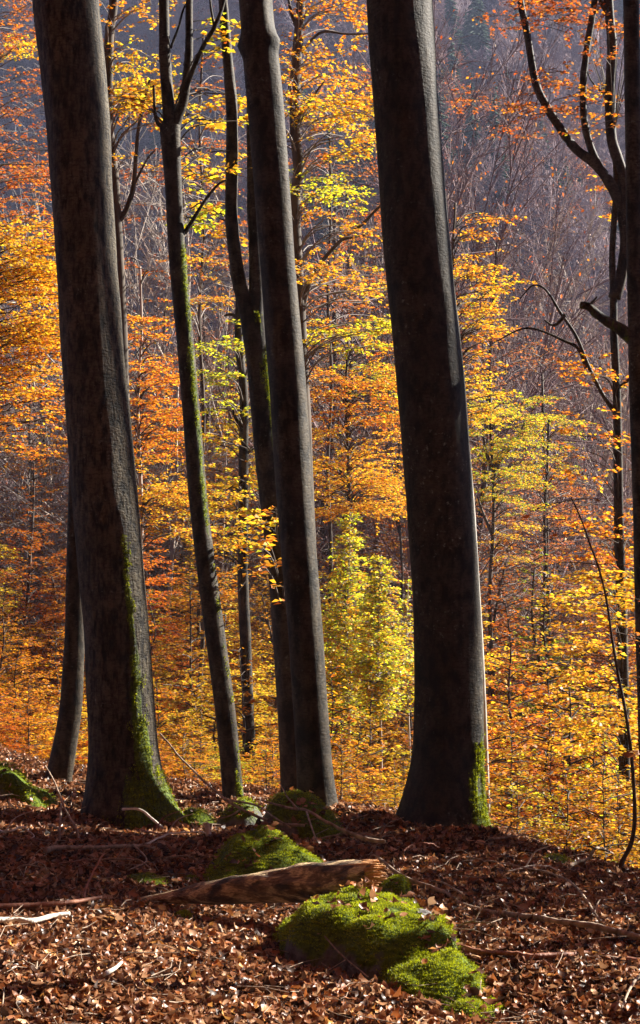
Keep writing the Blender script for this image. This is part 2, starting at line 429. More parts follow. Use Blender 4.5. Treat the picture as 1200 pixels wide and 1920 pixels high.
class Foliage:
    """twigs (segments) and leaves of one tree"""
    def __init__(s, seed):
        s.q = np.random.default_rng(abs(int(seed))); s.sA = []; s.sB = []; s.ra = []; s.rb = []
        s.lc = []; s.ld = []; s.ln = []; s.ll = []; s.lt = []
    def seg(s, A, B, ra, rb):
        s.sA.append(np.atleast_2d(A)); s.sB.append(np.atleast_2d(B))
        s.ra.append(np.atleast_1d(ra)); s.rb.append(np.atleast_1d(rb))
    def path(s, P, r0, r1):
        P = np.asarray(P); n = len(P) - 1; r = np.linspace(r0, r1, n + 1)
        s.seg(P[:-1], P[1:], r[:-1], r[1:])
    def leaves(s, c, d, tint, ln, flat):
        k = len(c); q = s.q
        nm = np.stack([q.normal(0, flat, k), q.normal(0, flat, k), np.ones(k)], 1)
        s.lc.append(c); s.ld.append(d + q.normal(0, 0.12, (k, 3))); s.ln.append(nm)
        s.ll.append(ln * q.uniform(0.7, 1.2, k)); s.lt.append(tint)
    def tints(s, k, pal):
        """pal: list of (weight, rgb)"""
        q = s.q; w_ = np.array([p[0] for p in pal], float); w_ /= w_.sum()
        c = np.array([p[1] for p in pal])[q.choice(len(pal), k, p=w_)]
        return np.clip(c * q.uniform(0.7, 1.2, (k, 1)) * (1 + q.normal(0, 0.08, (k, 3))), 0, 0.95)
    def spray(s, p0, d, L, pal, ln=0.07, dens=1.0, r=0.012, flat=0.6, bare=0.0, step=None, droop=0.15, leafstart=0.15):
        q = s.q
        d = np.asarray(d, float); d /= np.linalg.norm(d)
        nseg = 5
        side = np.cross(d, [0, 0, 1.]); side /= np.linalg.norm(side) + 1e-9
        up = np.cross(side, d)
        t = np.linspace(0, 1, nseg + 1)[:, None]
        bend = q.normal(0, 0.12)
        P = p0 + d * L * t + side * L * bend * t ** 2 - np.array([0, 0, 1.]) * L * droop * t ** 2
        s.path(P, r, r * 0.3)
        step = step or max(0.10, L / 14)
        k = max(3, int(L * (1 - leafstart) / step))
        tt = leafstart + (1 - leafstart) * (np.arange(k) + q.uniform(0, 1, k)) / k
        # smooth palette choice per spray
        for a, t_ in enumerate(tt):
            f = t_ * nseg; i = min(int(f), nseg - 1)
            b = P[i] + (P[i + 1] - P[i]) * (f - i)
            sg = 1 if a % 2 else -1
            l2 = L * (0.55 * (1 - t_) ** 0.8 + 0.10) * q.uniform(0.6, 1.2)
            dd = d * q.uniform(0.5, 0.9) + side * sg * q.uniform(0.6, 1.0) + up * q.normal(0.05, 0.14)
            dd /= np.linalg.norm(dd)
            tl = q.uniform(0.1, 0.25)
            m1 = b + dd * l2 * 0.5; m2 = b + dd * l2 - np.array([0, 0, 1]) * l2 * tl
            s.seg(np.array([b, m1]), np.array([m1, m2]), np.array([r * 0.45, r * 0.3]), np.array([r * 0.3, r * 0.12]))
            if q.random() < bare: continue
            nl = max(2, int(l2 / (ln * 0.40) * dens * 1.25))
            u = np.sort(q.uniform(0.08, 1, nl))
            pos = np.where(u[:, None] < 0.5, b + (m1 - b) * u[:, None] * 2, m1 + (m2 - m1) * (u[:, None] * 2 - 1))
            pos = pos + q.normal(0, ln * 0.28, (nl, 3)) * np.array([1, 1, 0.8])
            ss = np.cross(dd, [0, 0, 1.])
            sgn = np.where(np.arange(nl) % 2, 1, -1)[:, None]
            ldir = dd * 0.7 + ss * sgn * 0.8 - np.array([0, 0, 1.]) * q.uniform(-0.1, 0.35, (nl, 1))
            s.leaves(pos, ldir, s.tints(nl, pal), ln, flat)
    def leaf_geo(s):
        V, Q = leafquads(np.concatenate(s.lc), np.concatenate(s.ld), np.concatenate(s.ln), np.concatenate(s.ll))
        return V, Q, np.repeat(np.concatenate(s.lt), 4, axis=0)
    def twig_geo(s, sides=3):
        return prisms(np.concatenate(s.sA), np.concatenate(s.sB), np.concatenate(s.ra), np.concatenate(s.rb), sides)
    def crown_mesh(s, name, twig_mat):
        mb = MB(); V, Q = s.twig_geo(); mb.add(V, Q, 0, tint=np.full((len(V), 3), 0.5))
        if s.lc:
            V, Q, T = s.leaf_geo(); mb.add(V, Q, 1, tint=T)
        return mb.mesh(name, [twig_mat, M_LEAF])

# palettes (leaf albedo)
YEL = (0.86, 0.56, 0.03); GOLD = (0.85, 0.42, 0.02); ORA = (0.80, 0.26, 0.015); RED = (0.58, 0.12, 0.015)
RUST = (0.40, 0.13, 0.04); LIME = (0.62, 0.66, 0.03); GRN = (0.34, 0.44, 0.03); BRN = (0.26, 0.12, 0.05)
P_YEL = [(5, YEL), (3, GOLD), (1, LIME), (1, ORA)]
P_BIRCH = [(6, (0.38, 0.82, 0.02)), (2, (0.58, 0.84, 0.02)), (1, (0.34, 0.56, 0.02))]
P_LIME = [(5, LIME), (3, YEL), (1, GRN)]
P_MIXED = [(3, GOLD), (3, ORA), (2, YEL), (1, RUST)]
P_ORA = [(5, ORA), (3, GOLD), (1.5, RED), (1, YEL)]
P_RED = [(4, RED), (3, ORA), (2, RUST), (1, GOLD)]
P_RUST = [(4, RUST), (3, RED), (2, BRN), (1, ORA)]

# ------------------------------------------------------------------ big trunks
def big_trunk(prof, Y, moss=None, flare=None, sides=40, top=-1500, seed=1, buried=0.25, lump=0.03, knob=None):
    """prof: (centre px, py, width px) from top to bottom, as seen at distance Y"""
    prof = np.array(prof, float)
    if top is not None:
        a, b = prof[0], prof[2]
        k = (top - a[1]) / (b[1] - a[1])
        first = np.array([a[0] + (b[0] - a[0]) * k * 0.6, top, a[2] * 0.78])
        prof = np.vstack([first, prof])
    pts = np.stack([(prof[:, 0] - 600) / F * Y, np.full(len(prof), Y), CAMZ - (prof[:, 1] - 960) / F * Y, prof[:, 2] / 2 / F * Y], 1)
    pts = pts[::-1]                                    # bottom first
    base = pts[0].copy(); low = base.copy(); low[2] -= buried; low[3] *= 1.15
    pts = np.vstack([low, pts])
    zs = pts[:, 2]
    zmax = zs[-1]; zfr = CAMZ + 1100 / F * Y
    zr = np.concatenate([np.arange(zs[0], min(zfr, zmax), 0.045), np.arange(min(zfr, zmax), zmax, 0.5), [zmax]])
    cx = np.interp(zr, zs, pts[:, 0]); rr = np.interp(zr, zs, pts[:, 3])
    # smooth
    ker = np.ones(7) / 7
    cx = np.convolve(np.pad(cx, 3, 'edge'), ker, 'valid'); rr = np.convolve(np.pad(rr, 3, 'edge'), ker, 'valid')
    th = np.linspace(0, 2 * np.pi, sides, endpoint=False)
    Z, TH = np.meshgrid(zr, th, indexing='ij')
    R = rr[:, None] * np.ones_like(TH)
    hz = Z - base[2]
    R *= 1 + 0.022 * np.sin(3 * TH + Z * 0.8 + seed) + 0.016 * np.sin(5 * TH - Z * 1.3 + seed * 2)
    for (ang, wd, amt, hgt) in (flare or []):
        d = np.angle(np.exp(1j * (TH - math.radians(ang))))
        R += base[3] * amt * np.exp(-(d / math.radians(wd)) ** 2) * np.exp(-np.maximum(hz, 0) / hgt)
    for (ang, wd, amt, zc, zw) in (knob or []):
        d = np.angle(np.exp(1j * (TH - math.radians(ang))))
        R += amt * np.exp(-(d / math.radians(wd)) ** 2) * np.exp(-((Z - zc) / zw) ** 2)
    X = cx[:, None] + R * np.cos(TH); YY = Y + R * np.sin(TH)
    flat = np.stack([X, YY, Z], -1).reshape(-1, 3)
    nzv = np.array([mnoise.noise(Vector((p[0] * 9, p[1] * 9, p[2] * 2.5 + seed))) for p in flat]).reshape(R.shape)
    R2 = R * (1 + lump * nzv)
    X = cx[:, None] + R2 * np.cos(TH); YY = Y + R2 * np.sin(TH)
    M = np.zeros_like(R)
    for (ang, wd, z0, z1, amt) in (moss or []):
        d = np.angle(np.exp(1j * (TH - math.radians(ang))))
        M = np.maximum(M, amt * np.exp(-(d / math.radians(wd)) ** 2) * (1 - sstep(z1 - 0.25, z1 + 0.25, Z)) * sstep(z0 - 0.3, z0 + 0.2, Z))
    V = np.stack([X, YY, Z], -1).reshape(-1, 3)
    n = len(zr); i = np.arange(n - 1)[:, None] * sides; j = np.arange(sides)[None]; j2 = (j + 1) % sides
    Q = np.stack([i + j, i + j2, i + sides + j2, i + sides + j], -1).reshape(-1, 4)
    return V, Q, M.ravel(), np.array([base[0], Y, base[2]])

def zpx(py, Y): return CAMZ - (py - 960) / F * Y

def limb(mb, pxpts, Y, w0, w1, sides=10, mi=0, moss=0.0, Ys=None, wob=0.06):
    P = np.array([at(p[0], p[1], Y if len(p) < 3 else p[2]) for p in pxpts])
    P = catmull(P, max(8, 5 * len(pxpts)))
    R = np.linspace(w0, w1, len(P)) / 2 / F * Y
    V, Q_ = tube(P, R, sides, wob, int(abs(pxpts[0][0]) + abs(pxpts[0][1])))
    mb.add(V, Q_, mi, moss=np.full(len(V), moss))
    return P

def trunk_tree(name, label, group, base, mb, mat, smooth=True):
    root = empty(name, base, label, 'tree', group)
    me = mb.mesh('trunk', [mat], smooth)
    co = np.empty(len(me.vertices) * 3, np.float32); me.vertices.foreach_get('co', co)
    co = co.reshape(-1, 3) - np.asarray(base, np.float32); me.vertices.foreach_set('co', co.ravel()); me.update()
    link('trunk', me, root)
    return root

def trunk_moss(root, V, M, cx, Y, n, seed, thr=0.97):
    """short moss blades growing out of the bark where the moss attribute is high"""
    q = np.random.default_rng(seed)
    ids_ = np.nonzero(M > .2)[0]
    s_ = ids_[q.integers(0, len(ids_), n)]
    p = V[s_] + q.uniform(-.02, .02, (n, 3)) * np.array([.6, .3, 1])
    nz_ = np.array([mnoise.fractal(Vector((a[0] * 14, a[1] * 14, a[2] * 6 + seed)), 1, 2, 3) for a in p]) * .55 + .5
    ok = M[s_] + nz_ > thr
    p = p[ok]; s_ = s_[ok]; k = len(p)
    cxs = np.interp(p[:, 2], cx[0], cx[1])
    nr = np.stack([p[:, 0] - cxs, p[:, 1] - Y, np.full(k, .0)], 1); nr /= np.linalg.norm(nr, axis=1)[:, None]
    d = nr + q.normal(0, .45, (k, 3)) + np.array([0, 0, -.15])
    cl = np.array([mnoise.noise(Vector(a * 30)) for a in p])
    V2, Q2 = leafquads(p - nr * .004, d, q.normal(0, 1, (k, 3)), q.uniform(.005, .012, k) * (1.1 + .7 * cl), .5)
    t = np.clip(q.uniform(0, .9, (k, 1)) + cl[:, None] * .4, 0, 1)
    tint = np.array(MOSS0) + (MOSS_TIP - np.array(MOSS0)) * t
    mm = mk_mesh('moss', V2 - np.array(root.location[:]), Q2, {'tint': np.repeat(tint, 4, 0)}, False, [M_MOSS])
    mo = link('moss', mm, root); mo['kind'] = 'stuff'; mo.color = (1, 1, 1, 1)

def axis_of(V, sides):
    R_ = V.reshape(-1, sides, 3); return R_[:, 0, 2], R_[:, :, 0].mean(1)

def add_crown(root, fol, twig_mat, name='crown'):
    me = fol.crown_mesh(name, twig_mat)
    co = np.empty(len(me.vertices) * 3, np.float32); me.vertices.foreach_get('co', co)
    co = co.reshape(-1, 3) - np.array(root.location[:], np.float32); me.vertices.foreach_set('co', co.ravel()); me.update()
    o = link(name, me, root); o.color = (1, 1, 1, 1)
    return o

M_WHITEBARK = mat_wood('silvery_white_bark', (0.30, 0.28, 0.24), (0.55, 0.52, 0.47), 20, .6, .3)
GB = 'large trees standing on the crest'
# T1 broad furrowed trunk on the left
Y1 = 11.3
mb = MB()
V, Q_, M, b = big_trunk([(122, 0, 125), (146, 240, 117), (160, 480, 113), (179, 720, 118), (201, 960, 124), (222, 1200, 122), (232, 1420, 130), (238, 1485, 152), (240, 1535, 178)],
    Y1, moss=[(-56, 17, -2, zpx(1190, Y1), 0.66), (-58, 10, -2, zpx(1010, Y1), 0.58), (-75, 16, -2, zpx(1430, Y1), 0.8), (-46, 13, -2, zpx(1330, Y1), 0.8), (-20, 34, -2, zpx(1450, Y1), 0.85), (-100, 25, -2, zpx(1500, Y1), .5)],
    flare=[(-14, 20, 0.34, 0.13), (-76, 13, 0.28, 0.2), (-150, 25, 0.12, 0.2), (120, 30, 0.3, 0.2)], sides=64, seed=3, lump=0.035)
mb.add(V, Q_, 0, moss=M)
t1 = trunk_tree('beech_tree', 'broad furrowed grey trunk at left with sunlit right edge and mossy flared roots', GB, b, mb, M_ROUGH)
B1 = b
trunk_moss(t1, V, M, axis_of(V, 64), Y1, 34000, 61)
# T2 curved trunk behind it
Y2 = 12.9
mb = MB()
V, Q_, M, b = big_trunk([(150, 700, 34), (150, 850, 38), (147, 960, 40), (143, 1080, 38), (140, 1200, 38), (133, 1330, 42), (118, 1420, 46), (104, 1490, 50)],
    Y2, moss=[(-50, 20, -2, zpx(1400, Y2), 0.35)], flare=[(-30, 30, 0.3, 0.15), (180, 30, 0.4, 0.15)], seed=8, sides=28, top=-600)
mb.add(V, Q_, 0, moss=M)
trunk_tree('beech_tree', 'thin bent dark trunk standing just left behind the broad furrowed trunk', GB, b, mb, M_SMOOTH)
# T3 slender forked trunk
Y3 = 12.6
mb = MB()
V, Q_, M, b = big_trunk([(318, 236, 40), (324, 330, 32), (332, 480, 32), (345, 620, 32), (357, 760, 33), (373, 960, 35), (391, 1100, 37), (405, 1200, 38), (425, 1350, 38), (433, 1440, 38), (439, 1508, 40)],
    Y3, moss=[(-45, 32, zpx(1010, Y3), zpx(440, Y3), 0.62), (-40, 22, -2, zpx(1010, Y3), 0.42), (-50, 30, -2, zpx(1440, Y3), 0.7)],
    flare=[(-30, 30, 0.25, 0.12)], seed=5, sides=28, top=None)
mb.add(V, Q_, 0, moss=M); VM = V
limb(mb, [(319, 250), (316, 200), (309, 100), (307, -10), (300, -400), (280, -900)], Y3, 27, 12)
limb(mb, [(322, 258), (335, 215), (346, 180), (354, 100), (355, -10), (365, -400), (385, -900)], Y3, 22, 10)
limb(mb, [(320, 240), (300, 235), (291, 215), (288, 160)], Y3, 11, 4)
limb(mb, [(346, 175), (362, 130, 12.4), (382, 85, 12.2), (402, 50, 12), (420, 0, 12), (440, -120, 12)], Y3, 10, 6)
limb(mb, [(402, 52, 12), (395, 10, 12), (388, -60, 12)], Y3, 5, 3)
limb(mb, [(347, 436), (360, 415), (385, 375), (410, 345), (425, 338)], Y3, 9, 3)
limb(mb, [(320, 90), (335, 50), (345, 15), (370, -30)], Y3, 5, 3)
t3 = trunk_tree('beech_tree', 'slender leaning trunk that forks into two stems near the top with mossy side', GB, b, mb, M_SMOOTH)
trunk_moss(t3, VM, M, axis_of(VM, 28), Y3, 15000, 63)
# T5 dark forked trunk behind the middle one
Y5 = 13.2
mb = MB()
V, Q_, M, b = big_trunk([(474, 590, 50), (486, 700, 44), (500, 850, 48), (514, 960, 50), (530, 1100, 50), (540, 1250, 50), (550, 1400, 52), (556, 1490, 58)],
    Y5, moss=[(-38, 26, zpx(900, Y5), zpx(640, Y5), 0.75), (-60, 30, zpx(720, Y5), zpx(560, Y5), 0.45)], seed=6, sides=28, top=None)
mb.add(V, Q_, 0, moss=M); VM = V
limb(mb, [(474, 640), (462, 580), (448, 530), (440, 470), (434, 400), (435, 300), (434, 200), (427, 110), (420, 20), (412, -100), (400, -600), (380, -1000)], Y5, 30, 14, 14)
limb(mb, [(478, 640), (481, 560), (479, 470), (475, 380), (474, 280), (470, 100), (460, -100), (440, -700)], Y5, 32, 14, 14)
t5 = trunk_tree('beech_tree', 'dark trunk splitting into two stems, half hidden behind the middle smooth trunk', GB, b, mb, M_SMOOTH)
trunk_moss(t5, VM, M, axis_of(VM, 28), Y5, 15000, 65)
# T6 middle smooth trunk
Y6 = 11.6
mb = MB()
V, Q_, M, b = big_trunk([(480, 0, 66), (485, 60, 66), (492, 140, 68), (501, 240, 68), (519, 480, 66), (539, 720, 70), (554, 960, 68), (574, 1200, 65), (586, 1380, 66), (594, 1480, 70), (601, 1546, 76)],
    Y6, moss=[(-40, 18, zpx(800, Y6), zpx(660, Y6), 0.2)], flare=[(-15, 16, 0.32, 0.10), (-70, 15, 0.3, 0.09), (200, 25, 0.3, 0.12)], seed=11, sides=40, lump=0.02,
    knob=[(-20, 30, 0.03, zpx(78, Y6), 0.05), (185, 28, 0.035, zpx(88, Y6), 0.06), (-20, 30, -0.02, zpx(20, Y6), 0.2)])
mb.add(V, Q_, 0, moss=M)
t6 = trunk_tree('beech_tree', 'middle smooth leaning trunk with small knob near the top and lit right edge', GB, b, mb, M_SMOOTH)
# T7 right massive trunk
Y7 = 11.2
mb = MB()
V, Q_, M, b = big_trunk([(748, 0, 124), (766, 240, 122), (785, 480, 126), (809, 720, 128), (826, 960, 126), (838, 1150, 126), (841, 1300, 128), (841, 1400, 132), (835, 1470, 144), (828, 1532, 170), (823, 1592, 202)],
    Y7, moss=[(-46, 15, -2, zpx(1400, Y7), 0.62), (-34, 26, -2, zpx(1470, Y7), 0.9), (-28, 10, -2, zpx(1340, Y7), 0.6), (-35, 14, zpx(600, Y7), 8, 0.18), (-150, 30, zpx(1400, Y7), 8, 0.18)],
    flare=[(-8, 13, 0.2, 0.10), (-48, 12, 0.24, 0.13), (184, 20, 0.26, 0.14), (-105, 15, 0.24, 0.12), (-140, 11, .12, .1), (90, 40, .3, .2)], sides=64, seed=21, lump=0.025)
mb.add(V, Q_, 0, moss=M)
t7 = trunk_tree('beech_tree', 'massive dark speckled trunk right of centre with moss on its right root', GB, b, mb, M_SPECK)
B7 = b
trunk_moss(t7, V, M, axis_of(V, 64), Y7, 34000, 67)
# T8 pale thin trunk peeking out behind
Y8 = 19.0
mb = MB()
V, Q_, M, b = big_trunk([(790, 0, 8), (840, 480, 9), (866, 720, 10), (877, 850, 10), (886, 960, 11), (893, 1080, 11), (900, 1200, 12), (906, 1320, 12), (911, 1460, 13), (914, 1600, 15)], Y8, seed=4, sides=16, top=-300)
mb.add(V, Q_, 0, moss=M)
trunk_tree('young_beech_tree', 'pale thin sunlit stem hugging the right edge of the massive trunk', None, b, mb, M_WHITEBARK)
# T10 right edge trunk
Y10 = 11.6
mb = MB()
V, Q_, M, b = big_trunk([(1184, 0, 30), (1187, 240, 30), (1190, 480, 31), (1195, 720, 32), (1203, 960, 33), (1209, 1200, 34), (1217, 1450, 36), (1222, 1610, 42)], Y10, seed=13, sides=24, top=-1200)
mb.add(V, Q_, 0, moss=M)
limb(mb, [(1190, 640), (1165, 618), (1140, 604), (1118, 588), (1103, 574), (1088, 572)], Y10, 24, 13, 12, moss=0.42, wob=0.12)
limb(mb, [(1103, 578), (1112, 565), (1120, 556)], Y10, 7, 3)
trunk_tree('beech_tree', 'dark trunk at the right edge with a broken mossy stub pointing left', GB, b, mb, M_SMOOTH)

# ------------------------------------------------------------------ trees with hand placed sprays
def zone(fol, x0, y0, x1, y1, n, Y, pal, L=0.9, ln=0.06, dy=1.5, side=None, dens=1.0, bare=0.0, r=0.008, stem=None, droop=0.12):
    """n horizontal sprays whose middles fall in the photo rectangle, at distance about Y, on twigs from `stem` (a path)"""
    q = fol.q
    for _ in range(n):
        Yc = Y + q.uniform(-dy, dy)
        c = at(q.uniform(x0, x1), q.uniform(y0, y1), Yc)
        l_ = L * q.uniform(0.6, 1.25)
        if stem is not None:
            j = np.argmin(np.abs(stem[:, 2] - (c[2] - 0.35)))
            s0 = stem[j]
            d = c - s0; dist = np.linalg.norm(d)
            if dist < 0.05: continue
            d = d / dist; d[2] = d[2] * 0.3 + 0.04; d += q.normal(0, 0.2, 3) * np.array([1, 1, 0.3])
            d /= np.linalg.norm(d)
            p0 = c - d * l_ * 0.5
            mid = (s0 + p0) / 2 + np.array([0, 0, 0.08])
            pth = catmull([s0, mid, p0], 6)
            fol.path(pth, r * 1.7, r)
        else:
            a = q.uniform(0, 2 * math.pi) if side is None else side + q.normal(0, 0.5)
            d = np.array([math.cos(a), math.sin(a), q.normal(0.03, 0.08)])
            p0 = c - d * l_ * 0.5
        fol.spray(p0, d, l_, pal, ln, dens, r, bare=bare, droop=droop)

def stem_tree(name, label, cat_group, path, Y, w0, w1, mat, sides=10, limbs=(), moss=0.0, extra=None):
    """thin tree: path in photo px from top to bottom"""
    mb = MB()
    P = np.array([at(p[0], p[1], Y) for p in path])[::-1]
    b = P[0].copy(); gz = tz(b[0], b[1])
    if b[2] > gz + 0.02:                              # carry it down to the ground
        k = min((b[2] - gz), 30)
        P = np.vstack([[b[0] + 0.02 * k, b[1], gz - 0.2], P]); w0 = w0 * 1.15
    Pc = catmull(P, 10 * len(P))
    R = np.interp(Pc[:, 2], [Pc[0, 2], Pc[-1, 2]], [w0, w1]) / 2 / F * Y
    V, Q_ = tube(Pc, R, sides, 0.05, int(path[0][0]))
    mb.add(V, Q_, 0, moss=np.full(len(V), moss))
    for (pts, a, c) in limbs: limb(mb, pts, Y, a, c, 6, wob=0.05)
    base = np.array([P[0][0], P[0][1], gz])
    root = trunk_tree(name, label, cat_group, base, mb, mat)
    return root, Pc

GM = 'thin trees standing on the slope beyond the crest'
# sprays carried by the slender forked trunk and its neighbour stem between the left trunks
f = Foliage(101)
YM = 19
r1, st = stem_tree('young_beech_tree', 'thin dark stem with yellow sprays just right of the broad left trunk', GM,
    [(228, -700), (216, -60), (205, 60), (203, 140), (204, 240), (213, 330), (219, 430), (224, 520), (230, 700), (234, 900), (238, 1200), (240, 1400)], YM, 26, 12, M_DARKBARK,
    limbs=[([(220, 418), (236, 395), (250, 350), (255, 290), (262, 225), (280, 150)], 13, 4), ([(205, 80), (215, 30), (225, -60)], 9, 5), ([(250, 350), (275, 300), (292, 280)], 5, 2)])
zone(f, 195, 80, 330, 205, 20, YM, P_YEL, 0.85, 0.05, 1.0, stem=st)
zone(f, 190, 150, 300, 220, 11, YM, P_YEL, 0.8, 0.05, 1.0, stem=st)
zone(f, 215, 200, 300, 330, 5, YM, P_MIXED, 0.6, 0.049, 1.0, stem=st, bare=0.4)
zone(f, 190, -60, 300, 70, 9, YM, P_MIXED, 0.8, 0.049, 1.0, stem=st, bare=.3)
zone(f, 60, -120, 200, -60, 8, YM, P_MIXED, 0.9, 0.049, 1.0, stem=st)
add_crown(r1, f, M_GREYBARK)
f = Foliage(102)                                   # foliage of the slender forked tree
T3P = np.array([at(x, y, Y3) for x, y in [(439, 1500), (405, 1200), (373, 960), (345, 620), (326, 400), (319, 236), (335, 180), (352, 60), (355, -60)]])
T3P = catmull(T3P, 60)
zone(f, 365, 30, 430, 110, 6, 12.6, P_YEL, 0.35, 0.065, 0.5, stem=T3P, r=.004)
zone(f, 360, 170, 470, 240, 9, 13.5, P_YEL, 0.55, 0.065, 0.7, stem=T3P, r=.005)
zone(f, 230, 180, 300, 205, 4, 12.8, P_ORA, 0.5, 0.06, 0.5, stem=T3P, r=.005, bare=.3)
zone(f, 370, 280, 470, 340, 7, 13.5, P_YEL, 0.5, 0.06, 0.7, stem=T3P, r=.005)
zone(f, 345, 355, 440, 425, 9, 13.8, P_LIME, 0.5, 0.06, 0.7, stem=T3P, r=.005)
add_crown(t3, f, M_DARKBARK)
f = Foliage(103)                                   # sprays of the dark forked tree
T5P = catmull(np.array([at(x, y, Y5) for x, y in [(556, 1480), (514, 960), (474, 600), (440, 470), (435, 300), (427, 110), (412, -100)]]), 60)
zone(f, 380, 380, 440, 460, 4, 13.8, P_MIXED, 0.45, 0.06, 0.6, stem=T5P, r=.005)
zone(f, 475, 930, 535, 1110, 10, 12.5, P_ORA + [(3, GOLD)], 0.42, 0.06, 0.4, stem=T5P, r=.005, droop=.4)
zone(f, 440, 960, 520, 1040, 7, 13.2, P_YEL, 0.4, 0.06, 0.4, stem=T5P, r=.005, droop=.3)
add_crown(t5, f, M_DARKBARK)
# T4 broken topped tree with yellow-green clusters
Y4 = 22
r4, st = stem_tree('young_beech_tree', 'broken-topped thin tree wrapped in yellow-green sprays left of the middle trunks', GM,
    [(449, 560), (448, 640), (457, 740), (457, 860), (456, 960), (456, 1100), (461, 1220), (465, 1330), (468, 1480)], Y4, 24, 15, M_SMOOTH,
    limbs=[([(448, 600), (436, 590), (420, 592)], 8, 4), ([(452, 800), (440, 780), (436, 760)], 7, 4), ([(457, 860), (470, 845), (485, 838)], 5, 3)])
f = Foliage(104)
zone(f, 400, 640, 480, 780, 22, Y4, P_LIME, 0.7, 0.05, 1.2, stem=st)
zone(f, 430, 560, 470, 650, 6, Y4, P_LIME, 0.5, 0.07, 0.8, stem=st)
zone(f, 395, 790, 470, 900, 14, Y4, P_YEL + [(2, LIME)], 0.8, 0.05, 1.2, stem=st)
zone(f, 380, 880, 500, 1030, 22, Y4, P_YEL, 0.9, 0.05, 1.2, stem=st)
add_crown(r4, f, M_DARKBARK)
# stem behind the right of the middle trunk
YM = 20
r5, st = stem_tree('young_beech_tree', 'dark upright stem with layered sprays seen right behind the middle trunk', GM,
    [(575, -600), (565, -60), (560, 60), (554, 150), (553, 240), (560, 320), (553, 380), (556, 480), (562, 600), (575, 900), (590, 1400)], YM, 30, 12, M_DARKBARK,
    limbs=[([(562, 610), (572, 560), (590, 510), (635, 455), (680, 420), (715, 385), (760, 360)], 11, 4), ([(557, 225), (580, 190), (610, 150)], 8, 3), ([(640, 450), (690, 440), (720, 445)], 5, 2),
           ([(560, 60), (545, 20), (536, -40)], 8, 4), ([(556, 110), (600, 62), (650, 64), (700, 63)], 6, 3)])
f = Foliage(105)
zone(f, 545, -60, 690, 60, 9, YM, P_ORA, 0.9, 0.05, 1.2, stem=st, bare=0.2)
zone(f, 545, 60, 690, 190, 15, YM, P_MIXED, 0.9, 0.05, 1.2, stem=st)
zone(f, 545, 180, 700, 290, 20, YM, P_MIXED + [(4, YEL), (2, LIME)], 0.95, 0.05, 1.2, stem=st)
zone(f, 545, 330, 640, 380, 10, YM, P_LIME, 0.8, 0.049, 1.0, stem=st)
zone(f, 560, 370, 700, 470, 9, YM, P_MIXED, 0.8, 0.049, 1.2, stem=st, bare=0.4)
zone(f, 560, 500, 740, 560, 13, YM, P_MIXED + [(3, YEL)], 0.9, 0.049, 1.2, stem=st, bare=.2)
zone(f, 560, 595, 740, 655, 18, YM, P_LIME + [(4, YEL)], 0.9, 0.05, 1.2, stem=st)
add_crown(r5, f, M_GREYBARK)
# orange tree filling the gap between middle and massive trunk
def crown_zone_tree(name, label, group, px, ytop, Y, w, zones, mat=M_DARKBARK, twig=M_DARKBARK, ybase=1500, wtop=4, lean=0.0, ln=0.053, limbs=(), seed=1):
    pth = [(px + lean * (ybase - yy) / 100 + 4 * math.sin(yy / 60 + px), yy) for yy in np.linspace(ytop, ybase, 9)]
    root, st = stem_tree(name, label, group, pth, Y, w, wtop, mat, 8, limbs)
    f = Foliage(seed + int(px) + 17)
    for z in zones:
        x0, y0, x1, y1, n, pal = z[:6]
        L = z[6] if len(z) > 6 else 1.2
        br = z[7] if len(z) > 7 else 0.0
        zone(f, x0, y0, x1, y1, n, Y, pal, L, ln, Y * 0.05, stem=st, bare=br, r=0.009)
    add_crown(root, f, twig)
    return root
crown_zone_tree('beech_tree', 'orange and gold crown filling the gap between middle and massive trunks', GM, 652, 640, 31, 15,
    [(585, 690, 760, 800, 36, P_ORA, 1.3), (585, 800, 760, 960, 64, P_MIXED + [(3, YEL)], 1.3), (600, 600, 740, 700, 12, P_ORA, 1.1, .3), (640, 680, 745, 790, 14, P_LIME + [(3, YEL)], 1.0)], seed=3)
crown_zone_tree('beech_tree', 'gold and orange crown reaching in from the left edge beside the broad trunk', GM, -40, 250, 21, 24,
    [(-30, 420, 105, 520, 24, P_MIXED + [(4, YEL)], 1.2), (-30, 500, 105, 640, 44, P_MIXED + [(3, YEL)], 1.2), (-30, 620, 105, 740, 24, P_MIXED, 1.1), (-30, 740, 115, 860, 16, P_ORA, 1.0, .3), (-40, 250, 100, 420, 12, P_RUST, 1.0, .5)], seed=4)
crown_zone_tree('beech_tree', 'reddish brown twiggy crown in the top left corner', GM, -30, -300, 26, 16,
    [(-20, -60, 70, 120, 18, P_RUST + [(3, ORA)], 1.1, .35), (-20, 120, 90, 320, 20, P_RUST, 1.3, .6), (-20, 300, 100, 430, 14, P_RED, 1.2, .4), (10, 60, 70, 100, 5, P_YEL, .8)], twig=M_GREYBARK, seed=5)
crown_zone_tree('beech_tree', 'flame orange crown between the broad left trunk and slender forked trunk', GM, 262, 500, 27, 13,
    [(235, 590, 325, 720, 22, P_ORA + [(2, RED)], 1.0), (235, 710, 330, 860, 30, P_ORA + [(2, RED)], 1.1), (240, 850, 350, 1000, 36, P_MIXED + [(3, YEL)], 1.2), (225, 480, 300, 590, 5, P_RED, .9, .5)], seed=6, mat=M_PALEBARK)
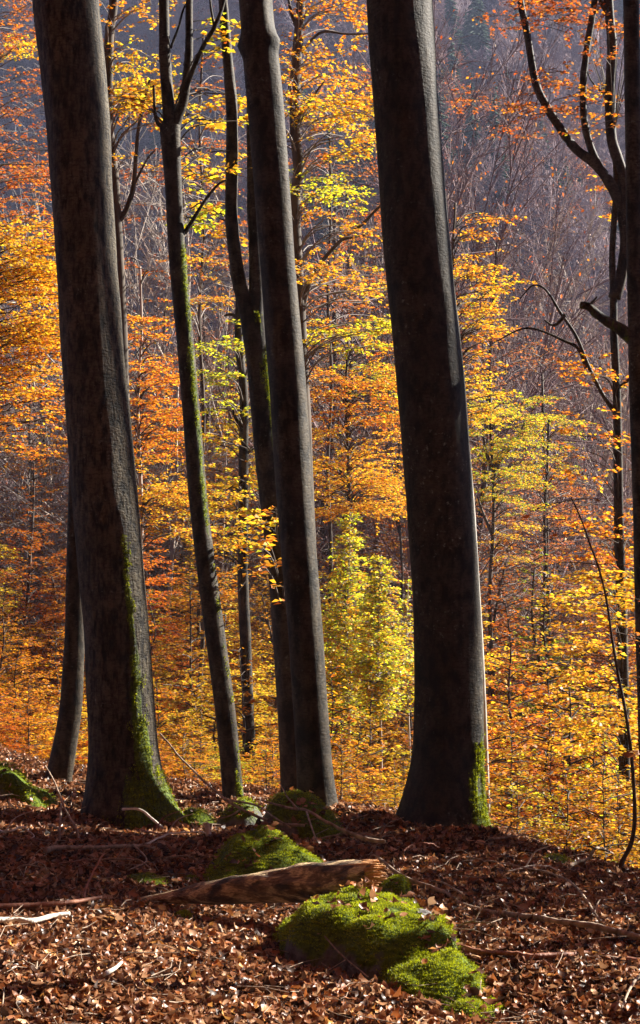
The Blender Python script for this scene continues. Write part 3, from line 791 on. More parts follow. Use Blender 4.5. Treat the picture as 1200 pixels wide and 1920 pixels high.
crown_zone_tree('beech_tree', 'gold and orange sprays showing just right of the massive trunk', GM, 850, 380, 25, 12,
    [(848, 430, 925, 520, 9, P_MIXED, .8, .2), (852, 500, 935, 610, 20, P_YEL + [(3, ORA)], .9), (860, 610, 930, 700, 12, P_ORA + [(3, YEL)], .8, .2), (868, 690, 930, 790, 17, P_YEL, .8), (860, 380, 950, 440, 6, P_ORA, .8, .3), (690, 430, 745, 650, 8, P_YEL, .7, .3)], seed=7)
crown_zone_tree('beech_tree', 'yellow-green crown on a dark crooked stem right of the massive trunk', GM, 922, 700, 38, 16,
    [(895, 740, 1010, 850, 34, P_YEL + [(5, GRN), (2, LIME)], 1.2), (890, 850, 1000, 970, 30, P_YEL + [(5, GRN)], 1.2), (900, 960, 980, 1050, 12, P_YEL + [(2, BRN)], 1.0, .2)], seed=8,
    limbs=[([(922, 900), (940, 860), (965, 830), (985, 790)], 10, 4), ([(922, 880), (910, 840), (905, 800)], 8, 4), ([(922, 1000), (905, 960), (895, 930)], 7, 3)])
crown_zone_tree('beech_tree', 'dark thin stem with sparse yellow leaves on the right side', GM, 1025, 780, 42, 15,
    [(985, 770, 1070, 900, 26, P_YEL + [(4, GRN), (2, BRN)], 1.2, .1), (980, 900, 1080, 1050, 14, P_RUST + [(3, ORA)], 1.3, .3)], seed=9)
crown_zone_tree('beech_tree', 'pair of bare dark stems seen left of the massive trunk', GM, 750, 820, 44, 10,
    [(700, 870, 765, 1060, 9, P_RUST, 1.2, .6)], seed=10, limbs=[([(750, 1000), (738, 940), (742, 860)], 7, 4)])
crown_zone_tree('beech_tree', 'rusty crown with grey twigs behind the slender forked trunk', GM, 378, 60, 30, 10,
    [(330, 120, 430, 330, 14, P_RUST + [(2, ORA)], 1.2, .5), (330, 330, 470, 520, 14, P_RED + [(2, GOLD)], 1.2, .5), (340, 480, 430, 600, 12, P_MIXED, 1.1, .3), (240, 180, 330, 420, 10, P_RUST, 1.2, .6)], seed=11, twig=M_GREYBARK)
crown_zone_tree('beech_tree', 'brown and amber crown high between the middle and massive trunks', GM, 618, 250, 34, 10,
    [(570, 380, 720, 620, 20, P_RUST + [(2, ORA)], 1.4, .5), (570, 100, 700, 380, 12, P_RUST + [(2, ORA)], 1.3, .55)], seed=12, twig=M_GREYBARK)
# birches, bright yellow-green
def birch(px, ytop, Y, w, label, hw, ybase, seed, n):
    pth = [(px + 3 * math.sin(yy / 70), yy) for yy in np.linspace(ytop, 1500, 9)]
    root, st = stem_tree('birch_tree', label, 'yellow-green birches in the gap', pth, Y, w, 2, M_PALEBARK, 8)
    f = Foliage(seed); q = f.q
    for _ in range(n):
        u = q.uniform(0, 1.25) ** 0.8
        yy = ytop + (ybase - ytop) * u
        l_ = hw / F * Y * (0.25 + 0.75 * min(u, 1) ** 0.8) * q.uniform(0.35, 1.25) * (1 if u < .95 else .6)
        j = np.argmin(np.abs(st[:, 2] - zpx(yy, Y)))
        a = q.uniform(0, 6.28)
        d = np.array([math.cos(a), math.sin(a), q.uniform(0.25, 0.8)])
        f.spray(st[j], d, l_, P_LIME if q.random() < .75 else P_YEL, 0.05, 1.0, 0.008, flat=0.9, droop=0.45)
    add_crown(root, f, M_GREYBARK)
birch(653, 962, 23.5, 7, 'pointed yellow-green birch glowing between middle and massive trunks', 80, 1290, 31, 440)
birch(712, 1040, 22.5, 7, 'shorter yellow-green birch touching the left side of the massive trunk', 78, 1300, 32, 400)
birch(765, 1080, 23.5, 7, 'yellow-green birch mostly hidden behind the massive trunk', 60, 1290, 33, 120)
# T9 right forked tree
Y9 = 17
mb = MB()
P = catmull(np.array([at(x, y, Y9) for x, y in [(1172, 1720), (1172, 1600), (1170, 1400), (1168, 1230), (1164, 1100), (1160, 960), (1158, 820), (1156, 720), (1151, 620), (1150, 545), (1148, 480), (1152, 400), (1155, 340), (1150, 250)]]), 90)
V, Q_ = tube(P, np.linspace(24, 9, 90) / 2 / F * Y9, 12, 0.05, 3)
mb.add(V, Q_, 0, moss=np.full(len(V), .15))
limb(mb, [(1152, 560), (1165, 515), (1172, 470), (1172, 430), (1164, 390), (1150, 355), (1135, 330), (1110, 302), (1080, 280), (1050, 240), (1022, 195), (1003, 150), (988, 60), (976, 0), (965, -120), (950, -400)], Y9, 24, 11, 12, moss=.3)
limb(mb, [(1150, 358), (1128, 322), (1107, 275), (1095, 220), (1094, 150), (1102, 80), (1115, 0), (1130, -150)], Y9, 16, 11, 10, moss=.3)
limb(mb, [(1168, 400), (1172, 345), (1160, 305), (1146, 255), (1144, 170), (1148, 90), (1142, 20), (1135, -120)], Y9, 24, 16, 12, moss=.3)
limb(mb, [(1146, 180), (1125, 170), (1108, 150), (1100, 130)], Y9, 5, 2)
limb(mb, [(1143, 24), (1130, 10), (1120, -20)], Y9, 12, 7)
for pts in ([(1158, 780), (1130, 740), (1105, 690), (1080, 630), (1050, 585), (1025, 545), (1000, 535), (975, 560)], [(1158, 730), (1175, 715), (1190, 700)],
            [(1100, 690), (1085, 655), (1060, 640), (990, 615), (930, 640)], [(1060, 590), (1040, 610), (1020, 600)]):
    limb(mb, pts, Y9, 9, 2.5, 6)
b9 = P[0]
t9 = trunk_tree('beech_tree', 'tree with three dark curving limbs spreading at the top right corner', GB, np.array([b9[0], b9[1], tz(b9[0], b9[1])]), mb, M_SMOOTH)
f = Foliage(109)
zone(f, 965, -10, 1110, 60, 26, Y9, P_RUST + [(3, RED)], 0.6, 0.045, 1.0, bare=.25, r=.004)
zone(f, 1100, 20, 1200, 140, 16, Y9, P_RUST + [(3, ORA)], 0.6, 0.045, 1.0, stem=P, bare=.2, r=.004)
zone(f, 975, 120, 1080, 215, 20, Y9, P_RUST + [(3, ORA)], 0.45, 0.045, .7, bare=.2, r=.004)
zone(f, 1060, 160, 1180, 250, 18, Y9, P_ORA + [(3, RUST)], 0.5, 0.045, .8, bare=.2, r=.004)
zone(f, 850, 20, 980, 300, 16, 24, P_RUST, 0.7, 0.05, 1.5, bare=.4, r=.005)
zone(f, 1100, 330, 1180, 420, 6, Y9, P_ORA, 0.5, 0.045, .8, stem=P, r=.004)
zone(f, 1060, 640, 1160, 740, 10, Y9, P_ORA, 0.5, 0.045, .8, stem=P, r=.004)
zone(f, 1060, 770, 1170, 900, 16, Y9, P_ORA, 0.5, 0.05, .8, stem=P, r=.004)
zone(f, 1080, 960, 1195, 1060, 22, Y9, P_ORA, 0.6, 0.05, .8, stem=P, r=.004)
zone(f, 1060, 1060, 1195, 1420, 80, Y9, P_YEL + [(3, GOLD)], 0.65, 0.06, 1.6, stem=P, r=.004)
zone(f, 1080, 1450, 1195, 1560, 24, Y9, P_YEL + [(3, ORA)], 0.6, 0.055, 1.2, stem=P, r=.004)
add_crown(t9, f, M_DARKBARK)
# T11 arching sapling lower right
YS = 11.3
mb = MB()
pS = ghit(1160, 1640)
P = catmull(np.array([pS + np.array([0, 0, -.1])] + [at(x, y, pS[1]) for x, y in [(1165, 1620), (1182, 1585), (1190, 1540), (1188, 1470), (1182, 1400), (1172, 1330), (1160, 1270), (1148, 1200), (1138, 1130), (1124, 1070), (1106, 1020), (1090, 975), (1070, 930)]]), 80)
V, Q_ = tube(P, np.linspace(9, 2, 80) / 2 / F * YS, 8, 0.08, 5)
mb.add(V, Q_, 0, moss=np.zeros(len(V)))
rS = trunk_tree('sapling', 'thin dark sapling arching left at the lower right with drooping side twigs', None, pS, mb, M_DARKBARK)
f = Foliage(111)
for i in (78, 70, 62, 56, 50, 46, 42, 36, 30, 24):
    for sg in (1, -1):
        dd = np.array([sg * random.uniform(.7, 1), random.uniform(-.4, .4), random.uniform(-.15, .25)])
        f.spray(P[i], dd, random.uniform(.25, .5), P_RUST + [(3, GOLD)], 0.05, 0.35, 0.0035, bare=0.55, step=.07)
add_crown(rS, f, M_DARKBARK)

# ------------------------------------------------------------------ high crowns of the near trees, above the picture
def high_crown(root, Y, px, n, seed, L=4.0, z0=11, z1=20):
    f = Foliage(seed); q = f.q
    top = at(px, -1500, Y)
    P = catmull(np.array([top - [0, 0, .4], top + [-.3, .1, 3], top + [-.5, -.1, 7], top + [-.5, 0, 12]]), 30)
    f.path(P, .13, .03)
    for k in range(n):
        i = q.integers(2, 29); a = q.uniform(0, 6.28)
        f.spray(P[i], np.array([math.cos(a), math.sin(a), q.uniform(.1, .7)]), L * q.uniform(.5, 1.1), P_RUST + [(3, ORA), (2, GOLD)], .15, 1.2, .03, flat=.5)
    add_crown(root, f, M_DARKBARK)
high_crown(t1, Y1, 40, 60, 601)
high_crown(t6, Y6, 330, 60, 602)
high_crown(t7, Y7, 640, 60, 603)

# ------------------------------------------------------------------ template trees for the mass below the crest
def template(H, lo, spread, nspray, ln, seed, dens=1.0, up=0.3, rbase=0.02, bare=0.0, power=0.8, twig=M_DARKBARK, pal=None, flat=.4):
    f = Foliage(seed); q = f.q
    n = 14
    wob = np.cumsum(q.normal(0, H * 0.008, (n, 2)), 0)
    P = np.column_stack([wob[:, 0], wob[:, 1], np.linspace(-0.3, H, n)])
    Pc = catmull(P, 40)
    mb = MB()
    V, Q_ = tube(Pc, np.linspace(rbase * H * 0.5, rbase * H * 0.06, 40), 8, 0.05, seed)
    mb.add(V, Q_, 0, moss=np.zeros(len(V)))
    # palette expressed relative to the tree's own object colour
    pal = pal or [(4, (1, 1, 1)), (2, (1.0, 1.35, 1.0)), (2, (0.95, 0.72, 0.8)), (1, (0.6, 0.5, 0.8))]
    for k in range(nspray):
        u = lo + (1 - lo) * ((k + q.random()) / nspray)
        z = (u * 40); i = min(int(z), 38)
        p = Pc[i] + (Pc[i + 1] - Pc[i]) * (z - i)
        a = k * 2.399 + q.normal(0, 0.4)
        uu = (u - lo) / (1 - lo)
        l_ = spread * (math.sin(min(1, uu * 0.9 + 0.22) * math.pi) ** power * 0.9 + 0.15) * q.uniform(0.65, 1.15)
        el = up * (0.4 + 1.1 * uu) + q.normal(0, 0.1)
        f.spray(p, np.array([math.cos(a), math.sin(a), el]), l_, pal, ln, dens, 0.004 * H ** .5 + .003, flat=flat, bare=bare, droop=0.2)
    # tint may exceed 1 here: it only multiplies the object colour
    tm = mb.mesh('trunk', [M_DARKBARK], True)
    cm = f.crown_mesh('crown', twig)
    return tm, cm

def keep_tints(f_k, pal): pass
_old = Foliage.tints
def _t(s, k, pal):
    q = s.q; w_ = np.array([p[0] for p in pal], float); w_ /= w_.sum()
    c = np.array([p[1] for p in pal])[q.choice(len(pal), k, p=w_)]
    return c * q.uniform(0.75, 1.15, (k, 1))
Foliage.tints = _t
TPL = {
    'sapling': [template(3.0, 0.05, 1.1, 64, 0.052, 201 + i, 1.1) for i in range(3)],
    'seedling': [template(1.4, 0.02, 0.62, 40, 0.046, 251 + i, 1.0) for i in range(3)],
    'young': [template(7.0, 0.08, 1.9, 120, 0.062, 211 + i, 1.15) for i in range(3)],
    'mid': [template(14.0, 0.2, 2.8, 150, 0.078, 221 + i, 1.1) for i in range(3)],
    'airy': [template(22.0, 0.3, 4.0, 110, 0.08, 241 + i, 0.9, bare=.5, twig=M_GREYBARK, up=.5) for i in range(2)],
    'tall': [template(24.0, 0.3, 4.4, 150, 0.11, 231 + i, 0.95) for i in range(2)],
}
Foliage.tints = _old

GAPS = [(75, 'left of the broad furrowed trunk'), (260, 'behind the broad furrowed trunk'), (400, 'between furrowed and forked trunks'),
        (520, 'between forked and middle trunks'), (600, 'behind the middle trunk'), (765, 'between middle and massive trunks'),
        (900, 'behind the massive trunk'), (1060, 'right of the massive trunk'), (5000, 'near the right edge')]
ROWS = {}
def plant(kind, px, Y, ytop, col, cname, row):
    V_ = TPL[kind]; tm, cm = V_[rng.integers(len(V_))]
    if kind in ('young',) and 585 < px < 790: ytop = max(ytop, 1215)
    x = (px - 600) / F * Y; z = tz(x, Y)
    H0 = {'sapling': 3.0, 'young': 7.0, 'mid': 14.0, 'tall': 24.0, 'airy': 22.0, 'seedling': 1.4}[kind]
    H = max(zpx(ytop, Y) - z, .42 * H0)
    s = H / H0
    ROWS.setdefault(row, []).append((px, kind, x, Y, z, s, tm, cm, col, cname))

COLS = {'yellow': YEL, 'golden': GOLD, 'orange': (0.82, 0.32, 0.015), 'flame orange': (0.80, 0.22, 0.012), 'rusty brown': (0.45, 0.16, 0.05), 'yellow-green': (0.6, 0.58, 0.03)}
def pick(px, bias):
    r_ = rng.random(); acc = 0
    tot = sum(wt for _, wt in bias)
    for nm, wt in bias:
        acc += wt / tot
        if r_ < acc: return nm
    return bias[-1][0]
B_L = [('orange', 3), ('golden', 2), ('yellow', 1), ('flame orange', 2)]
B_C = [('yellow', 3), ('golden', 3), ('orange', 2), ('rusty brown', .7), ('yellow-green', .7)]
B_R = [('orange', 3), ('golden', 3), ('yellow', 2), ('flame orange', 1.5), ('rusty brown', 1.5), ('yellow-green', .7)]
def bias(px): return B_L if px < 230 else (B_C if px < 800 else B_R)

def rowfill(row, kind, x0, x1, n, Ya, Yb, ta, tb, bs=None):
    for k in range(n):
        px = x0 + (x1 - x0) * (k + rng.uniform(0.15, 0.85)) / n
        Y = rng.uniform(Ya, Yb)
        c = pick(px, bs or bias(px))
        plant(kind, px, Y, rng.uniform(ta, tb), COLS[c], c, row)
rowfill('zeroth', 'seedling', 270, 1240, 22, 13.4, 15.2, 1380, 1500)
rowfill('first', 'sapling', 250, 1260, 15, 16.2, 18.5, 1310, 1430)
rowfill('first', 'sapling', -60, 240, 4, 18.5, 20, 1260, 1350)
rowfill('second', 'sapling', -80, 1280, 16, 20, 23, 1190, 1310)
rowfill('third', 'young', -120, 1320, 17, 24, 30, 1080, 1220)
rowfill('seventh', 'airy', 880, 1280, 4, 44, 56, 640, 860, [('rusty brown', 4), ('orange', 2)])
rowfill('fourth', 'mid', -120, 1320, 17, 33, 42, 1010, 1130)
rowfill('fourth', 'mid', -100, 560, 7, 34, 40, 860, 1000)
rowfill('sixth', 'airy', -60, 900, 17, 40, 60, 330, 800, [('rusty brown', 4), ('flame orange', 2), ('orange', 2)])
rowfill('fifth', 'tall', -100, 1300, 12, 52, 66, 900, 1020, [('rusty brown', 3), ('orange', 3), ('golden', 1)])
ORD = ['first', 'second', 'third', 'fourth', 'fifth', 'sixth', 'seventh', 'eighth', 'ninth', 'tenth', 'eleventh', 'twelfth', 'thirteenth', 'fourteenth', 'fifteenth',
       'sixteenth', 'seventeenth', 'eighteenth', 'nineteenth', 'twentieth', 'twenty-first', 'twenty-second', 'twenty-third', 'twenty-fourth', 'twenty-fifth', 'twenty-sixth']
WHERE = {'zeroth': 'nearest sapling row', 'first': 'second sapling row', 'second': 'third sapling row', 'third': 'young beech row', 'fourth': 'mid-sized beech row', 'fifth': 'tall distant beech row', 'sixth': 'sparse-leaved tall row', 'seventh': 'sparse-leaved right-hand row'}
for row, L_ in ROWS.items():
    L_.sort(key=lambda r: r[0])
    for k, (px, kind, x, Y, z, s, tm, cm, col, cname) in enumerate(L_):
        lab = f'{cname} crown {next(g_ for lim, g_ in GAPS if px < lim)}, {ORD[k]} in {WHERE[row]}'
        root = empty('sapling' if kind in ('sapling', 'seedling') else 'beech_tree', (x, Y, z), lab, 'sapling' if kind in ('sapling', 'seedling') else 'tree', WHERE[row] + ' below the crest')
        root.rotation_euler = (0, 0, rng.uniform(0, 6.28)); root.scale = (s ** .8,) * 2 + (s,)
        link('trunk', tm, root)
        c = link('crown', cm, root)
        c.color = tuple(np.array(col) * rng.uniform(0.55, 1.15)) + (1,)

# ------------------------------------------------------------------ bare trees
def bare_template(H, nl, nb, nt, r0, seed, mat, lo=0.3, rt=0.012, leaf=None, wide=0.33):
    q = np.random.default_rng(seed); f = Foliage(seed)
    P = np.column_stack([np.cumsum(q.normal(0, H * .01, 10)), np.cumsum(q.normal(0, H * .01, 10)), np.linspace(-0.5, H, 10)])
    Pc = catmull(P, 24); f.path(Pc, r0, rt)
    for k in range(nl):
        u = lo + (0.97 - lo) * (k + q.random()) / nl
        p = Pc[int(u * 23)]
        a = q.uniform(0, 6.28); L1 = H * wide * (1.15 - u) * q.uniform(.8, 1.3) + H * .05
        d = np.array([math.cos(a), math.sin(a), q.uniform(.5, 1.3)]); d /= np.linalg.norm(d)
        e = p + d * L1 + np.array([0, 0, L1 * .3]) + q.normal(0, L1 * .12, 3); m_ = p + d * L1 * .5 + q.normal(0, L1 * .07, 3)
        ra = r0 * .28 * (1.1 - u) + rt
        f.seg([p, m_], [m_, e], [ra, ra * .7], [ra * .7, rt])
        t = q.uniform(.2, 1, nb)[:, None]
        B0 = np.where(t < .5, p + (m_ - p) * t * 2, m_ + (e - m_) * (t * 2 - 1))
        d2 = d + q.normal(0, .6, (nb, 3)); d2 /= np.linalg.norm(d2, axis=1)[:, None]
        L2 = L1 * .45 * q.uniform(.6, 1.2, (nb, 1)); E2 = B0 + d2 * L2 + np.array([0, 0, 1]) * L2 * .2
        f.seg(B0, E2, np.full(nb, ra * .5 + rt * .5), np.full(nb, rt * .7))
        t3 = q.uniform(.15, 1, (nb, nt, 1)); B3 = (B0[:, None] + (E2 - B0)[:, None] * t3).reshape(-1, 3)
        d3 = (d2[:, None] + q.normal(0, .6, (nb, nt, 3))).reshape(-1, 3); d3 /= np.linalg.norm(d3, axis=1)[:, None]
        L3 = np.repeat(L2, nt, 0) * .6 * q.uniform(.5, 1.2, (nb * nt, 1))
        E3 = B3 + d3 * L3
        f.seg(B3, E3, np.full(nb * nt, rt * .7), np.full(nb * nt, rt * .35))
        if leaf:
            kk = leaf[0]; s_ = q.integers(0, nb * nt, kk)
            f.leaves(E3[s_] + q.normal(0, L1 * .04, (kk, 3)), q.normal(0, 1, (kk, 3)), f.tints(kk, leaf[1]), leaf[2], .8)
    mb = MB(); V, Q_ = f.twig_geo(); mb.add(V, Q_, 0, tint=np.full((len(V), 3), .5))
    if f.lc:
        V, Q_, T = f.leaf_geo(); mb.add(V, Q_, 1, tint=T)
    return mb.mesh('crown', [mat, M_LEAF])

# bare and rusty trees in the middle distance, each a thing
bt = [bare_template(20, 30, 12, 10, .13, 301 + i, (M_BROWNTWIG, M_PALEBARK, M_FARBARK)[i % 3], rt=.008 + .0015 * i, leaf=(30, P_RUST, .09)) for i in range(4)]
BARE = [(60, 56, 520, 'pale twiggy'), (290, 48, 330, 'grey twiggy'), (255, 62, 640, 'lilac-grey twiggy'), (395, 58, 560, 'bare pinkish'), (640, 52, 380, 'grey leafless'), (600, 66, 560, 'pale leafless'),
        (870, 48, 130, 'pale slender-limbed'), (960, 66, 560, 'bare pink-grey'), (1000, 74, 640, 'bare smoky-grey'),
        (1060, 62, 560, 'leafless pinkish'), (1180, 60, 620, 'bare brown-grey'), (980, 82, 740, 'low russet-grey'), (1080, 86, 800, 'low lilac-grey'), (20, 78, 760, 'low pale-grey'),
        (80, 70, 640, 'twiggy silver-grey'), (450, 74, 700, 'bare purple-grey'), (690, 84, 760, 'low bare'), (880, 76, 700, 'bare silvery')]
for k, (px, Y, yt, adj) in enumerate(BARE):
    x = (px - 600) / F * Y; z = tz(x, Y); H = zpx(yt, Y) - z
    root = empty('bare_tree', (x, Y, z), f'{adj} tree without leaves {next(g_ for lim, g_ in GAPS if px < lim)} down the slope', 'tree', 'bare trees down the slope')
    s = H / 20
    root.rotation_euler = (0, 0, rng.uniform(0, 6.28)); root.scale = (min(s, 1.25),) * 2 + (s,)
    link('crown', bt[k % 4], root)

# ------------------------------------------------------------------ far woods on the opposite hillside (geometry nodes, one mass)
def conifer_mesh(H, seed):
    f = Foliage(seed); q = f.q
    f.path(np.array([[0, 0, 0], [0, 0, H * .5], [0, 0, H]]), H * .012, .02)
    k = 420; u = np.sqrt(q.uniform(0.0, 1, k)); z = H * (1 - u * .88); a = q.uniform(0, 6.28, k); L = H * .2 * (u * .9 + .1) * q.uniform(.7, 1.1, k)
    A = np.column_stack([0 * z, 0 * z, z]); D = np.column_stack([np.cos(a), np.sin(a), -.35 + 0 * a])
    B_ = A + D * L[:, None]
    f.seg(A, B_, np.full(k, H * .016), np.full(k, H * .004))
    mb = MB(); V, Q_ = f.twig_geo(); mb.add(V, Q_, 0); return mb.mesh('conifer', [M_CONIFER])
far_col = bpy.data.collections.new('far_wood_sources')
farT = [bare_template(16, 26, 9, 9, .20, 401, M_FARBARK, .2, .046), bare_template(15, 26, 9, 9, .2, 402, M_FARPALE, .2, .046), bare_template(17, 26, 9, 9, .2, 403, M_FARRED, .2, .042, (14, P_RUST, .30)),
        bare_template(15, 24, 9, 8, .2, 404, M_FARRED, .2, .040, (34, [(3, RUST), (2, BRN), (1, RED)], .36)), bare_template(14, 24, 9, 8, .2, 405, M_FARDARK, .2, .044),
        conifer_mesh(18, 406)]
for i, me in enumerate(farT):
    o = bpy.data.objects.new('far_tree_%d' % i, me); far_col.objects.link(o)
pts = []; rt_ = []; sc_ = []; ids = []
Y = 112.0
while Y < 540:
    hw = 0.24 * Y + 22
    stp = 5.2 + Y * 0.007
    xx = -hw
    while xx < hw:
        px_ = xx + rng.uniform(-2, 2); py_ = Y + rng.uniform(-2, 2)
        pts.append((px_, py_, tz(px_, py_) - .3)); rt_.append(rng.uniform(0, 6.28)); sc_.append(rng.uniform(.6, 1.2))
        patch = mnoise.noise(Vector((px_ / 38, py_ / 38, 3)))
        r_ = rng.random() + patch * 1.4 + .30 * (Y < 260) - .30 * (Y > 310) + .12 * (px_ < 0)
        ids.append(0 if r_ < .15 else 1 if r_ < .4 else 4 if r_ < .5 else 0 if r_ < .62 else 2 if r_ < .8 else 3 if r_ < 1.15 else 5)
        if mnoise.noise(Vector((px_ / 22, py_ / 22, 8))) > .36: ids[-1] = 5
        xx += stp
    Y += stp
me = bpy.data.meshes.new('far_woods'); me.from_pydata(pts, [], [])
me.attributes.new('rot', 'FLOAT', 'POINT').data.foreach_set('value', np.array(rt_, np.float32))
me.attributes.new('scl', 'FLOAT', 'POINT').data.foreach_set('value', np.array(sc_, np.float32))
me.attributes.new('pick', 'INT', 'POINT').data.foreach_set('value', np.array(ids, np.int32))
fw = link('far_woods', me)
tag(fw, 'hazy lilac-grey leafless woods covering the hillside across the valley', 'woods', None, 'stuff')
ng = bpy.data.node_groups.new('plant_far_woods', 'GeometryNodeTree')
ng.interface.new_socket('Geometry', in_out='INPUT', socket_type='NodeSocketGeometry')
ng.interface.new_socket('Geometry', in_out='OUTPUT', socket_type='NodeSocketGeometry')
gn = ng.nodes; gl = ng.links
gi = gn.new('NodeGroupInput'); go = gn.new('NodeGroupOutput')
ci = gn.new('GeometryNodeCollectionInfo'); ci.inputs['Collection'].default_value = far_col
ci.inputs['Separate Children'].default_value = True; ci.inputs['Reset Children'].default_value = True
ip = gn.new('GeometryNodeInstanceOnPoints'); ip.inputs['Pick Instance'].default_value = True
def nattr(nm, dt):
    a = gn.new('GeometryNodeInputNamedAttribute'); a.data_type = dt; a.inputs['Name'].default_value = nm; return a
ar = nattr('rot', 'FLOAT'); as_ = nattr('scl', 'FLOAT'); ap = nattr('pick', 'INT')
cx_ = gn.new('ShaderNodeCombineXYZ'); gl.new(ar.outputs[0], cx_.inputs[2])
gl.new(gi.outputs[0], ip.inputs['Points']); gl.new(ci.outputs[0], ip.inputs['Instance'])
gl.new(ap.outputs[0], ip.inputs['Instance Index'])
er = gn.new('FunctionNodeEulerToRotation'); gl.new(cx_.outputs[0], er.inputs[0]); gl.new(er.outputs[0], ip.inputs['Rotation'])
gl.new(as_.outputs[0], ip.inputs['Scale'])
gl.new(ip.outputs[0], go.inputs[0])
md = fw.modifiers.new('plant', 'NODES'); md.node_group = ng

# the dense wood uphill behind the viewer, which shuts out the sky on that side
wc = bpy.data.collections.new('uphill_wood_sources')
for i in range(3):
    f = Foliage(700 + i); q = f.q
    P = catmull(np.array([[0, 0, -1.], [.2, 0, 6], [-.1, .2, 13], [.1, 0, 21]]), 40); f.path(P, .25, .04)
    for k in range(90):
        j = q.integers(9, 39); a = q.uniform(0, 6.28)
        f.spray(P[j], np.array([math.cos(a), math.sin(a), q.uniform(0, .6)]), 4.2 * q.uniform(.5, 1.1), P_RUST, .24, 1.3, .03, flat=.5)
    wc.objects.link(bpy.data.objects.new('uphill_tree_%d' % i, f.crown_mesh('uphill_tree', M_DARKBARK)))
wp = [(x + rng.uniform(-1.2, 1.2), y + rng.uniform(-1.2, 1.2)) for y in np.arange(-34, 2, 4.2) for x in np.arange(-34, 30, 4.2)]
wp += [(x, y) for x, y in [(-9, 5), (-13, 9), (-16, 4), (-12, 14), (-18, 11), (-9, 0)]]
me = bpy.data.meshes.new('uphill_woods'); me.from_pydata([(x, y, tz(x, y)) for x, y in wp], [], [])
me.attributes.new('rot', 'FLOAT', 'POINT').data.foreach_set('value', rng.uniform(0, 6.28, len(wp)).astype(np.float32))
me.attributes.new('scl', 'FLOAT', 'POINT').data.foreach_set('value', rng.uniform(.8, 1.15, len(wp)).astype(np.float32))
me.attributes.new('pick', 'INT', 'POINT').data.foreach_set('value', rng.integers(0, 3, len(wp)).astype(np.int32))
uw = link('uphill_woods', me)
tag(uw, 'dense russet beech woods covering the slope uphill of the viewer', 'woods', None, 'stuff')
ng2 = ng.copy()
[n_ for n_ in ng2.nodes if n_.bl_idname == 'GeometryNodeCollectionInfo'][0].inputs['Collection'].default_value = wc
uw.modifiers.new('plant', 'NODES').node_group = ng2

# a few trees across the valley that stand out
def standout(px, py, Y, label, me, s, name, col=None):
    x = (px - 600) / F * Y
    root = empty(name, (x, Y, zpx(py, Y)), label, 'tree')
    root.location.z = tz(x, Y); root.scale = (s, s, s)
    o = link('crown', me, root)
    return root

